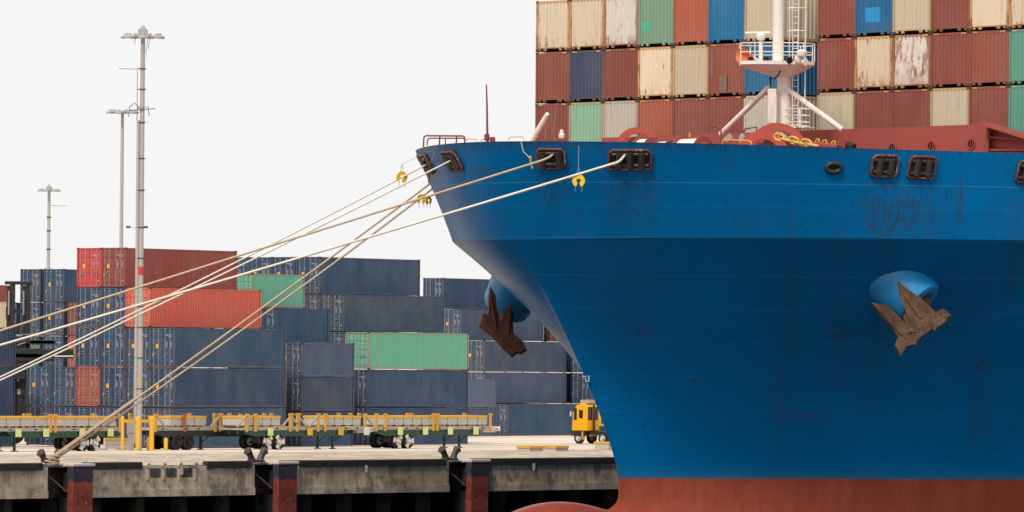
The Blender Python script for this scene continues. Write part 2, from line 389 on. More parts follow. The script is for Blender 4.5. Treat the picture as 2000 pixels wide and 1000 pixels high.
SHIP = thing('container_ship', 'huge blue container ship bow with red boot topping, moored at the quay', 'ship', (0, 0, 0))
STAINS = [  # x px, y px on the hull, half width px, drop px, strength
    (1078, 345, 45, 40, .7), (1232, 350, 60, 60, .8), (1728, 375, 60, 60, .9), (1800, 380, 60, 60, .7), (1735, 470, 30, 150, .5), (1640, 480, 35, 130, .45), (1875, 365, 12, 50, .9),
    (1103, 640, 10, 14, .9), (1255, 640, 18, 12, .9), (1358, 738, 12, 8, .9), (1705, 435, 6, 12, .8), (1640, 645, 32, 14, .9), (1915, 708, 18, 12, .9), (1560, 810, 70, 5, .6),
    (1130, 420, 20, 40, .35), (1985, 420, 22, 160, .6), (1420, 300, 20, 30, .4), (945, 330, 30, 14, .6), (1240, 460, 70, 200, .25), (1545, 560, 40, 260, .3), (1470, 400, 60, 120, .3), (1760, 600, 120, 90, .25), (1918, 770, 30, 70, .6), (1640, 690, 45, 50, .5), (1700, 700, 40, 60, .35), (1860, 560, 70, 120, .3), (1545, 470, 14, 300, .35), (1930, 500, 20, 300, .3), (1340, 560, 10, 200, .3)]
def hull_material():
    k = N('hull_paint'); p = k.pos(); s = k.n('ShaderNodeSeparateXYZ'); k.l(p, s.inputs[0]); X, Y, Z = s.outputs
    big = k.noise(p, 0.12, 3, .5); med = k.noise(k.vecscale(p, (1, 1, .22)), 1.1, 6, .7); fine = k.noise(k.vecscale(p, (3, 3, .10)), 2.2, 5, .75)
    blue = k.mix(k.ramp(big, .35, .65), (0.0, 0.132, 0.355), (0.0, 0.160, 0.430))
    # plates: a slightly different tone for every strake
    fl = k.n('ShaderNodeTexWhiteNoise', noise_dimensions='1D'); k.l(k.math('FLOOR', k.math('MULTIPLY', Z, .58)), fl.inputs['W'])
    blue = k.mix(k.math('MULTIPLY', fl.outputs[0], .16), blue, (0.004, .10, .25))
    blue = k.mix(k.ramp(fine, .50, .74, 0, .4), blue, (0.0, 0.05, .09))
    vf = k.noise(k.vecscale(p, (7, 7, .06)), 3.0, 4, .8); blue = k.mix(k.math('MULTIPLY', k.ramp(vf, .5, .68, 0, .45), k.ramp(k.noise(p, .25, 3, .6), .42, .6)), blue, (0.0, .035, .05))
    blue = k.mix(k.ramp(med, .60, .80, 0, .45), blue, (0.02, 0.06, .055))
    # weld seams as thin pale lines
    for z0, st in ((8.05, .28), (7.0, .05), (5.62, .15), (3.95, .16), (2.45, .12), (1.0, .08), (-.6, .07), (-2.2, .07)):
        d = k.math('ABSOLUTE', k.math('SUBTRACT', Z, z0)); blue = k.mix(k.math('MULTIPLY', k.ramp(d, .012, .035, 1, 0), st), blue, (.12, .30, .42))
    red = k.mix(k.ramp(med, .4, .7), (0.27, 0.055, 0.032), (0.34, 0.078, 0.048))
    red = k.mix(k.ramp(fine, .55, .75, 0, .2), red, (.45, .2, .15))
    zz = k.math('ADD', Z, k.math('MULTIPLY', k.math('SUBTRACT', k.noise(p, 1.5, 3), .5), .02))
    topr = k.ramp(k.math('ADD', Z, k.math('MULTIPLY', k.math('SUBTRACT', fine, .5), 2.2)), 9.35, 9.95, 0, .65); blue = k.mix(topr, blue, (.035, .04, .035))
    scum = k.ramp(k.math('ADD', Z, k.math('MULTIPLY', k.math('SUBTRACT', med, .5), .9)), ZW + .1, ZW + .55, .45, 0)
    blue = k.mix(scum, blue, (0.03, .13, .17))
    c = k.mix(k.ramp(zz, ZW - .012, ZW + .012), red, blue)
    rust = k.noise(k.vecscale(p, (3.5, 3.5, .35)), 1.8, 6, .75)
    for (px, py, hw, dr, st) in STAINS_W:
        cx, cz, wx, wz = px, py, hw, dr
        dx = k.math('DIVIDE', k.math('SUBTRACT', X, cx), wx); dz = k.math('DIVIDE', k.math('SUBTRACT', Z, cz), wz)
        rr = k.math('ADD', k.math('MULTIPLY', dx, dx), k.math('MULTIPLY', dz, dz))
        f = k.math('MULTIPLY', k.ramp(rr, 0.0, 1.5, 1, 0), k.ramp(rust, .38, .70))
        c = k.mix(k.math('MULTIPLY', f, st * (.75 if wz > .35 else 1)), c, (0.050, 0.030, 0.018) if wz < .35 else (.040, .036, .026))
    k.bump(k.math('ADD', k.noise(p, .35, 2, .5), k.math('MULTIPLY', k.noise(k.vecscale(p, (1, 1, 1.6)), .9, 2, .5), .25)), .3, .12)
    k.b.inputs['Coat Weight'].default_value = .0
    return k.out(c, .34, 0, .08)
def build_hull():
    levs = [-4, -2.2, -1.9, -1.6, -1.35, -1.1, -.85, -.4] + [i / 26 for i in range(27)] + [1 + i / 10 for i in range(1, 11)]
    rows = []
    vs = []; idx = {}
    cols = [(-1, i) for i in range(HN - 1, 0, -1)] + [(1, i) for i in range(HN)]
    for a, lev in enumerate(levs):
        for b, (sg, i) in enumerate(cols):
            s_, b_, z_ = hull_pt(i, lev); idx[a, b] = len(vs); vs.append(W(s_, sg * b_, z_))
    fs = [(idx[a, b], idx[a, b + 1], idx[a + 1, b + 1], idx[a + 1, b]) for a in range(len(levs) - 1) for b in range(len(cols) - 1)]
    mb = MB(); mb.add(vs, fs, True)
    # bulwark inside face and the deck
    top = [(sg, i) for sg, i in cols]
    ins = []
    for sg, i in top:
        s_, b_, z_ = hull_pt(i, 2); q = max(b_ - .22, 0); ins.append((s_ - (.3 if b_ < 12 else 0), sg * q, z_))
    me = bpy.data.meshes.new('hull')
    return vs, fs, cols, ins, levs
hv, hf, hcols, hins, hlevs = build_hull()
HULL_BVH = BVHTree.FromPolygons([tuple(p) for p in hv], hf)
def hull_hit(x, y):
    d = ray(x, y); loc, nrm, _, _ = HULL_BVH.ray_cast(Vector((0, 0, 0)), d.normalized())
    if loc is None: return None, None
    if nrm.dot(d) > 0: nrm = -nrm
    return loc, nrm
STAINS_W = []
for (px, py, hw, dr, st) in STAINS:
    h, n = hull_hit(px, py)
    if h is not None: STAINS_W.append((h.x, h.z - dr * h.y / F * .5, hw * h.y / F, max(dr, 8) * h.y / F, st))
HULLM = hull_material()
RED = plain('deck_red', rgb(168, 82, 72, .80), .6, 0, .35, (.12, .05, .035), .5, world=True)
WHITE = plain('ship_white', rgb(238, 232, 222, .92), .5, 0, .25, (.3, .18, .1), .8, world=True)
YEL = plain('safety_yellow', rgb(226, 172, 40, .9), .55, 0, .4, (.25, .09, .03), 2, world=True)
RUST = None
def rust_mat(name, a, b, c):
    k = N(name); p = k.pos(); n1 = k.noise(p, 2.0, 6, .7); n2 = k.noise(p, 9, 4, .7)
    col = k.mix(k.ramp(n1, .35, .65), a, b); col = k.mix(k.ramp(n2, .5, .7, 0, .8), col, c); k.bump(n2, .3, .02)
    return k.out(col, .85, .1, .25)
def ship_hull():
    mb = MB(); mb.add(hv, hf, True)
    o = mb.build('hull', HULLM, SHIP)
    # crease at the knuckle
    a = hlevs.index(1.0); nc = len(hcols)
    me = o.data; me.edges.foreach_get
    bm = bmesh.new(); bm.from_mesh(me); bm.verts.ensure_lookup_table()
    for e in bm.edges:
        i, j = e.verts[0].index, e.verts[1].index
        if i // nc == a and j // nc == a: e.smooth = False
    bm.to_mesh(me); bm.free()
    # deck inside the bulwark
    dk = MB(); nn = len(hcols)
    def inner(z, off):
        out = []
        for sg, i in hcols:
            k = KNU[i]; d = DECK[i]; z1, z2 = zknu(k[0]), zdeck(d[0]); g = min((z - z1) / (z2 - z1), 1) if z is not None else 1
            s_, b_ = k[0] + (d[0] - k[0]) * g, k[1] + (d[1] - k[1]) * g
            j0, j1 = max(i - 1, 0), min(i + 1, HN - 1); tx, ty = DECK[j1][0] - DECK[j0][0], DECK[j1][1] - DECK[j0][1]; L = math.hypot(tx, ty); n = (abs(ty / L), abs(tx / L)) if i else (1, 0)
            out.append(W(s_ - n[0] * off, sg * max(b_ - n[1] * off, 0), z2 if z is None else z))
        return out
    top, pts, low = inner(None, 0.0), inner(None, .16), inner(8.6, .30)
    dk.add(top + pts, [(i, i + 1, nn + i + 1, nn + i) for i in range(nn - 1)]); dk.add(pts + low, [(i, i + 1, nn + i + 1, nn + i) for i in range(nn - 1)])
    dk.build('bulwark', RED, SHIP)
    d2 = MB(); d2.add(low, [(i, i + 1, nn - 2 - i, nn - 1 - i) for i in range(nn // 2)]); d2.build('foredeck', RED, SHIP)
    # bulb
    tops = [(26.3, -8.6, .05), (26.1, -7.9, .7), (25.6, -7.3, 1.2), (24.9, -6.93, 1.6), (24.0, -6.62, 1.95), (22.8, -6.36, 2.2), (21.6, -6.27, 2.3), (20.4, -6.36, 2.25), (19.4, -6.52, 2.1), (18.4, -6.75, 1.9), (17.4, -6.95, 1.7), (15, -7.1, 1.7), (11, -7.3, 2.4)]
    vs = []; m = 28
    for s_, zt_, hw in tops:
        hh = hw * 1.25; cz = zt_ - hh
        for j in range(m):
            t = 2 * PI * j / m; ct, st = math.cos(t), math.sin(t)
            vs.append(W(s_, hw * math.copysign(abs(ct) ** .9, ct), cz + hh * math.copysign(abs(st) ** .95, st)))
    bb = MB(); bb.add(vs, [(i * m + j, i * m + (j + 1) % m, (i + 1) * m + (j + 1) % m, (i + 1) * m + j) for i in range(len(tops) - 1) for j in range(m)], True)
    bb.add(vs[:m], [tuple(range(m))], True)
    bo = bb.build('bulbous_bow', HULLM, SHIP)
    sub = bo.modifiers.new('sub', 'SUBSURF'); sub.levels = 1; sub.render_levels = 2
ship_hull()

# ---- anchors and bolsters
SHANKM = rust_mat('anchor_rust', (.085, .044, .028), (.18, .10, .062), (.03, .018, .014))
DRUST = rust_mat('anchor_dark_rust', (.12, .045, .025), (.17, .065, .035), (.06, .025, .018))
def blue_plain():
    k = N('bolster_blue'); n1 = k.noise(k.vecscale(k.pos(), (1, 1, .3)), 1.5, 5, .7)
    return k.out(k.mix(k.ramp(n1, .45, .75, 0, .5), (.006, .22, .50), (.006, .12, .26)), .42, 0, .5)
BLUEP = blue_plain()
AS, AB = 8.9, 11.4                                   # position found from both anchors
def anchors():
    def bolster(c, axis, r0, r1, length, mouth_r):
        mb = MB(); n = 40
        mb.lathe([(-2.5, r0 * 1.05), (0, r0), (length * .6, r1 * 1.01), (length - .25, r1), (length - .06, r1 * .97), (length, r1 * .90), (length + .02, mouth_r * 1.5), (length - .02, mouth_r * 1.3), (length - .15, mouth_r), (length - .25, 0)], c, axis, n)
        o = mb.build('anchor_bolster', BLUEP, SHIP); return o
    # port side
    c, _n = hull_hit(1770, 568); ax = (V * .66 + Vector((0, 0, -.62)) + U * .20).normalized()
    bolster(c - ax * .3, ax, 1.36, 1.22, 1.25, .50)
    mouth = c + ax * .95
    DA = min(hull_hit(1752, 552)[0].y - .5, c.y - 1.75)
    out = [(1752.7, 548.7), (1778, 568), (1801, 584), (1827.5, 609.6), (1842.5, 602.7), (1858.6, 615.4), (1849.4, 629), (1833, 640), (1829, 647), (1823, 643), (1798.8, 660), (1792, 666), (1788, 677), (1780, 676), (1769, 681), (1758.5, 698), (1746, 677.5), (1752.7, 660), (1741, 642), (1720.5, 619), (1700, 590), (1733, 597), (1759.7, 623.5), (1774, 643), (1779, 634), (1775, 622), (1757, 582)]
    def slab(out, D, th, ridge, mat, name='anchor'):
        vd = ray(out[0][0], out[0][1]).normalized(); pts = [atD(x, y, D) for x, y in out]; n = len(pts)
        cx = sum((p for p in pts), Vector()) / n
        front = [p + (cx - p) * .07 - vd * th for p in pts]
        bm_ = MB(); bm_.add(pts + front + [p + vd * th for p in pts], [tuple(range(n, 2 * n))] + [(i, (i + 1) % n, (i + 1) % n + n, i + n) for i in range(n)] + [(i, (i + 1) % n, (i + 1) % n + 2 * n, i + 2 * n) for i in range(n)] + [tuple(reversed(range(2 * n, 3 * n)))])
        for a, b, r in ridge:
            A, B = atD(a[0], a[1], D) - vd * (th + .0), atD(b[0], b[1], D) - vd * (th + .0); bm_.tube([A, (A + B) / 2 - vd * r * .3, B], [r * .35, r, r * .9], 8)
        return bm_
    mb = slab(out, DA, .22, [((1759, 566), (1798, 620), .09), ((1714, 600), (1760, 652), .09)], SHANKM)
    a = mb.build('anchor', SHANKM, SHIP)
    sh = MB(); sh.tube([atD(1780, 652, DA), atD(1778, 622, DA + .2), atD(1802, 592, mouth.y + .3)], [.30, .34, .42], 12); sh.build('shank', SHANKM, a)
    # starboard side
    d_ = c - C0; sc_, bc_ = -d_.dot(U), d_.dot(V)
    c2 = W(sc_, -bc_, c.z); ax2 = (V * -.66 + Vector((0, 0, -.62)) + U * .20).normalized()
    bolster(c2 - ax2 * .3, ax2, 1.36, 1.22, 1.25, .50); m2 = c2 + ax2 * .95
    DS = c2.y - 2.3
    out2 = [(957, 556), (962, 566), (968, 578), (971, 604), (978, 628), (986, 610), (992, 596), (998, 594), (1001, 620), (1003, 650), (1020, 666), (1030, 684), (1018, 693), (1010, 691), (1000, 699), (980, 680), (960, 658), (934, 638), (942, 612), (947, 612), (953, 617), (954, 578)]
    mb = slab(out2, DS, .3, [((959, 580), (970, 645), .10), ((995, 606), (992, 655), .12)], DRUST)
    a2 = mb.build('anchor', DRUST, SHIP); a2['label'] = 'darker rusty anchor on the starboard side'
    sh = MB(); sh.tube([atD(986, 660, DS), atD(990, 640, DS + .3), m2], [.3, .3, .35], 12); sh.build('shank', DRUST, a2)
def bolster_free(p, q):
    d = (q - p).normalized(); L = (q - p).length
    mb = MB(); mb.lathe([(-2.4, 1.35), (-.6, 1.32), (L * .5, 1.2), (L + .35, 1.0), (L + .42, .85), (L + .43, .6), (L, .5), (L, 0)], p, d, 40)
    return mb.build('anchor_bolster', BLUEP, SHIP)
anchors()

# ---- fairleads
FRM = plain('fairlead_frame', rgb(104, 52, 46, .9), .6, 0, .75, (.42, .36, .34), 3, world=True)
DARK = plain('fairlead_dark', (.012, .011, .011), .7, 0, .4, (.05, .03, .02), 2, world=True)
ROLL_M = plain('roller_steel', (.045, .040, .038), .45, .3, .6, (.12, .05, .04), 3, world=True)
def fairlead(corners, rollers, bright=0.0):
    ps = []; nn = Vector()
    for x, y in corners:
        h, n = hull_hit(x, y)
        if h is None: h, n = hull_hit(x + (12 if x < 900 else -12), y)
        ps.append(h); nn += n
    nn.normalize(); ps = [p + nn * .09 for p in ps]
    f = MB(); loop = []
    for i in range(4):
        a, b, c = ps[i - 1], ps[i], ps[(i + 1) % 4]
        for t in (.35, .12): loop.append(b + (a - b).normalized() * t)
        for t in (.12, .35): loop.append(b + (c - b).normalized() * t)
    f.tube(loop + loop[:2], .065, 10, cap=False)
    fo = f.build('fairlead', FRM, SHIP)
    d = MB(); q = [p - nn * .02 for p in ps]; d.prism(q, nn * -.25); d.build('shade_panel', DARK, fo)  # near-black panel over the uncut hull, painted as the shade inside the hole
    L = ps[1] - ps[0]; Hh = ps[3] - ps[0]; L2 = ps[2] - ps[3]
    for t in rollers:
        a = ps[0] + L * t; b = ps[3] + L2 * t
        r = MB(); r.tube([a + (b - a) * .1 + nn * .02, b + (a - b) * .1 + nn * .02], .17, 12); r.build('roller', ROLL_M, fo)
    for t in (.22, .80):
        a = ps[0] + Hh * t; b = ps[1] + (ps[2] - ps[1]) * t
        r = MB(); r.tube([a + (b - a) * .06 - nn * .0, b + (a - b) * .06 - nn * .0], .10, 10); r.build('roller', ROLL_M, fo)
    return ps
FL = [[(818, 302), (832, 301), (850, 336), (838, 338)], [(864, 296), (889, 295), (908, 329), (881, 332)], [(1049, 290), (1102, 290), (1106, 327), (1053, 327)],
      [(1191, 292), (1271, 292), (1273, 329), (1188, 329)], [(1705, 303), (1755, 304), (1749, 344), (1699, 343)], [(1779, 305), (1828, 307), (1822, 348), (1770, 346)], [(1990, 315), (2030, 316), (2026, 357), (1982, 355)]]
for c, r in zip(FL, [(.5,), (.3, .75), (.2, .8), (.25, .5, .78), (.32, .75), (.32, .75), (.4, .8)]): fairlead(c, r)
def panama(x, y, rx, ry):
    h, n = hull_hit(x, y); a = Vector((0, 0, 1)).cross(n).normalized(); b = n.cross(a)
    loop = [h + n * .04 + a * math.cos(t) * rx + b * math.sin(t) * ry for t in [2 * PI * i / 24 for i in range(24)]]
    m = MB(); m.tube(loop + loop[:2], .11, 10, cap=False); fo = m.build('chock', HULLM if False else ROLL_M, SHIP)
    m = MB(); m.prism([p - n * .02 for p in loop], n * -.2); m.build('shade_panel', DARK, fo)  # dark panel gives the chock hole its shade by colour; hull stays whole
panama(1628, 327, .32, .20)

# ---- deck gear ---------------------------------------------------------------
def Dk(x, y, s_):                                     # point of the cross-section plane s seen at a pixel
    return on_plane(x, y, W(s_, 0), U)
def Bk(x, y, b_):                                     # point of the fore-and-aft plane b seen at a pixel
    return on_plane(x, y, W(0, b_), V)
def breakwater():
    s_ = 1.6
    def Dk(x, y, s_): return on_plane(x, y, P0 - UB * 1.6, UB)
    a = Dk(1175, 269, s_); b = Dk(1935, 242, s_); z0 = 8.45
    mb = MB(); A = Vector((a.x, a.y, z0)); B = Vector((b.x, b.y, z0))
    mb.prism([A, B, b, a], UB * .12); o = mb.build('breakwater', RED, SHIP)
    c = Dk(2030, 272, s_); C = Vector((c.x, c.y, z0))
    mb = MB(); mb.prism([B + VB * .01, C, c, b + VB * .01], UB * .10); mb.build('side_plate', RED, o)
    mb = MB(); mb.bar(b - U * .45, c - U * .45, 1.0, .10); mb.build('top_flange', RED, o)
    mb = MB()
    for y0, y1 in ((268, 275), (293, 294)):
        mb.bar(Dk(1938, y0, s_) - U * .18, Dk(2020, y1, s_) - U * .18, .28, .07)
    mb.bar(Dk(1936, 243, s_) - U * .25, Dk(1934, 300, s_) - U * .25, .5, .08); mb.build('stiffener', RED, o)
    for x, y in ((1744, 289), (1820, 285), (1898, 281)):
        p = Dk(x, y, s_) - U * .03; m = MB(); m.lathe([(0, 0), (0, .21)], p, U, 20); m.build('porthole', DARK, o)
        m = MB(); m.lathe([(-.05, .20), (-.05, .25), (.02, .25)], p, U, 20)
        for k in (-.07, .07): m.bar(p - U * .04 + V * k - Vector((0, 0, .2)), p - U * .04 + V * (k + .05) + Vector((0, 0, .2)), .03, .03)
        m.build('porthole_rim', RED, o)
breakwater()
def hatch():
    mb = MB(); z0, z1 = 8.45, 10.50
    pts = [P0 + VB * .1 - UB * .0, P0 + VB * 42 - UB * .0, P0 + VB * 42 + UB * 12.3, P0 + VB * .1 + UB * 12.3]
    pts = [Vector((p.x, p.y, z0)) for p in pts]
    mb.prism(pts, (0, 0, z1 - z0)); mb.build('hatch_cover', RED, SHIP)
hatch()
WRED = plain('winch_red', rgb(188, 86, 72, .9), .5, 0, .3, (.12, .05, .035), .8, world=True)
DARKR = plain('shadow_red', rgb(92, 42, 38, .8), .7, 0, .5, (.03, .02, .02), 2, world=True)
def winch(x, y, r_px, s_, inner, wd, side):
    c = Dk(x, y, s_); r = r_px * c.y / F; nrm = (-U * .75 + V * .66).normalized()
    o = MB(); o.lathe([(0, r * inner), (0, r), (wd, r), (wd, r * inner), (0, r * inner)], c, -nrm, 40); ob = o.build('mooring_winch', WRED, SHIP)
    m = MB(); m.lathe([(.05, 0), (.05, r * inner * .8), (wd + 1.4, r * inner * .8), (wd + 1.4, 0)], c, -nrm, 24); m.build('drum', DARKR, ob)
    m = MB(); m.bar(c - nrm * .3 - Vector((0, 0, 1.0)), c - nrm * .3 + Vector((0, 0, r * .4)), .5, .4); m.build('bearing', RED, ob)
    return c, r, ob
winch(1245, 292, 44, 8.0, .72, .55, 1)
winch(1518, 300, 60, 7.5, .75, .5, 1)
winch(1490, 306, 52, 8.8, .66, .25, 1)
def drums():
    for x, y, s_, rp, L in ((1352, 292, 9.5, 25, 1.6), (1262, 290, 9.2, 22, .9), (1297, 290, 9.0, 16, .9)):
        c = Dk(x, y, s_); r = rp * c.y / F; ax = (U * -.2 + V * .98).normalized()
        o = MB(); o.lathe([(-L / 2, 0), (-L / 2, r * 1.08), (-L / 2 + .08, r * 1.08), (-L / 2 + .08, r * .3)], c, ax, 28); o.lathe([(L / 2, 0), (L / 2, r), (L / 2 + .08, r), (L / 2 + .08, r * .55), (L / 2 + .5, r * .5), (L / 2 + .5, 0)], c, ax, 28)
        ob = o.build('winch_drum', RED, SHIP)
        m = MB(); m.lathe([(-L / 2 + .09, r * .85), (L / 2 - .01, r * .85)], c, ax, 28); m.build('coiled_rope', WHITE, ob)
drums()
def chain():
    mt = plain('chain_yellow', rgb(222, 178, 90, .9), .6, 0, .7, (.2, .08, .03), 3, world=True)
    pts = [(1522, 268), (1537, 273), (1550, 274), (1562, 279), (1575, 279), (1588, 283)]
    par = None
    for i, (x, y) in enumerate(pts):
        c = Dk(x, y, 10.5); d = (Dk(1588, 285, 10.5) - Dk(1522, 267, 10.5)).normalized(); up = Vector((0, 0, 1)) if i % 2 == 0 else -U
        side = (up - d * up.dot(d)).normalized()
        loop = [c + d * (math.cos(t) * .24 + math.copysign(.06, math.cos(t))) + side * math.sin(t) * .15 for t in [2 * PI * k / 16 for k in range(16)]]
        m = MB(); m.tube(loop + loop[:2], .055, 8, cap=False); m.tube([c - side * .13, c + side * .13], .04, 6)
        if par is None:
            par = bpy.data.objects.new('anchor_chain', None); COL.objects.link(par); par.parent = SHIP
        m.build('link', mt, par)
    for x, y, l in ((1470, 268, .3), (1418, 270, .22), (1333, 262, .05)):
        pass
    m = MB(); a = Dk(1606, 276, 10); m.box(-.8, -.25, -.35, .8, .25, .12)
    o = m.build('chain_stopper', RED, SHIP, bevel=.04); o.location = Dk(1612, 284, 10); o.rotation_euler = (0, .12, TH - PI / 2 + .1)
    m = MB(); m.lathe([(-.1, .16), (.1, .16)], (0, 0, 0), (0, 1, 0), 16)
    for k in (-.45, -.05, .45): m.lathe([(-.04, .07), (-.04, .12), (.04, .12), (.04, .07), (-.04, .07)], (k, 0, .16), (0, 1, 0), 14)
    o2 = m.build('lug', YEL, o)
    m = MB(); m.tube([Dk(1655, 283, 10), Dk(1668, 288, 10)], .17, 14); m.build('hydraulic_end', DARK, SHIP)
chain()
def rails():
    RR = plain('rail_red', rgb(140, 60, 58, .9), .6, world=True)
    def rail(name, pts_px, posts, mid, mat, r=.028, dz=0.0):
        mb = MB(); par = None
        P = [hull_top(x, y) for x, y in pts_px]
        mb.tube(P, r, 6)
        for m in mid: mb.tube([hull_top(x, y) for x, y in m], r * .8, 6)
        for (x0, y0), (x1, y1) in posts: mb.tube([hull_top(x0, y0), hull_top(x1, y1)], r, 6)
        return mb.build(name, mat, SHIP)
    def hull_top(x, y):
        s_ = interp(x, [820, 860, 910], [21.5, 24.0, 25.2]); return Dk(x, y, s_ - .3)
    rail('bow_rail', [(827, 287), (828, 268), (832, 265), (903, 265.5), (907, 267), (908, 280)], [((859, 266), (858, 283)), ((892, 266), (891, 280))], [[(834, 284), (835, 274), (838, 270), (907, 270)], [(870, 270), (870, 283)]], RR, .04)
    def ht(x, y): return Dk(x, y, 25.0 if x < 1060 else 21)
    mb = MB()
    for pts in ([(910, 275), (912, 271.5), (930, 272), (931, 276)], [(940, 276), (941, 272), (950, 272)], [(993, 274), (995, 268), (1020, 267), (1024, 272)], [(1044, 274), (1044, 268), (1050, 267)]): mb.tube([ht(*p) for p in pts], .022, 6)
    mb.build('hand_rail', YEL, SHIP)
    mb = MB(); mb.tube([ht(952, 277), ht(951, 200), ht(950, 165)], [.055, .04, .03], 8); mb.tube([ht(951, 262), ht(951, 275)], .12, 8); mb.build('jack_staff', RR, SHIP)
    mb = MB(); mb.bar(ht(962, 277), ht(962, 268), .35, .25); mb.build('vent_box', RR, SHIP)
    mb = MB(); mb.tube([Dk(1036, 280, 20), Dk(1066, 228, 20), Dk(1069, 223, 20), Dk(1071, 226, 20)], [.15, .11, .10, .08], 10); d = mb.build('davit', WHITE, SHIP)
    mb = MB(); mb.tube([Dk(1066, 236, 20), Dk(1065, 272, 20)], .015, 5); mb.tube([Dk(1090, 190, 20.0), Dk(1078, 268, 20.0)], .010, 5); mb.build('wire', plain('wire', (.3, .24, .2), .6), d)
    mb = MB(); c = Dk(1097, 270, 18); mb.lathe([(0, .12), (.15, .15), (.25, .09), (.3, .10), (.38, .07), (.42, 0)], c, (0, 0, 1), 14); mb.build('white_deck_shape', WHITE, SHIP)  # unidentified gull-like white shape on the bow, modelled as a small rounded knob
    mb = MB(); mb.tube([Dk(x, y, 12) for x, y in ((1410, 282), (1412, 274), (1424, 273), (1462, 275), (1467, 277), (1468, 285))], .04, 6); mb.tube([Dk(1347, 268, 12), Dk(1347, 259, 12)], .05, 6); mb.tube([Dk(x, y, 2.6) for x, y in ((1887, 297), (1889, 291.5), (1920, 293), (1922, 300))], .04, 6); mb.build('hand_rail', YEL, SHIP)
    mb = MB()
    for x in range(4): mb.bar(Dk(1968 + x * 6, 297, 1.2), Dk(1972 + x * 6, 292, 1.2), .05, .12)
    mb.build('hazard_stripe', YEL, SHIP)
    mb = MB(); mb.tube([Dk(x, y, 6) for x, y in ((1388, 249), (1404, 246), (1408, 252), (1408, 282))], .04, 6); mb.tube([Dk(x, y, 6) for x, y in ((1453, 258), (1455, 252), (1478, 248), (1478, 282))], .04, 6); mb.tube([Dk(1460, 277, 6), Dk(1477, 270, 6)], .04, 6); mb.build('deck_rail', RR, SHIP)
    mb = MB(); c = Dk(1450, 280, 9); mb.lathe([(0, .16), (.25, .17), (.42, .12), (.47, 0)], c, (0, 0, 1), 14); mb.build('covered_controls', plain('canvas_grey', (.35, .34, .33), .9, world=True), SHIP)
    mb = MB(); c = Dk(1416, 274, 9); mb.bar(c, c + Vector((.3, 0, .25)), .25, .25); mb.build('covered_controls', plain('canvas_grey', (.35, .34, .33), .9), SHIP)
rails()

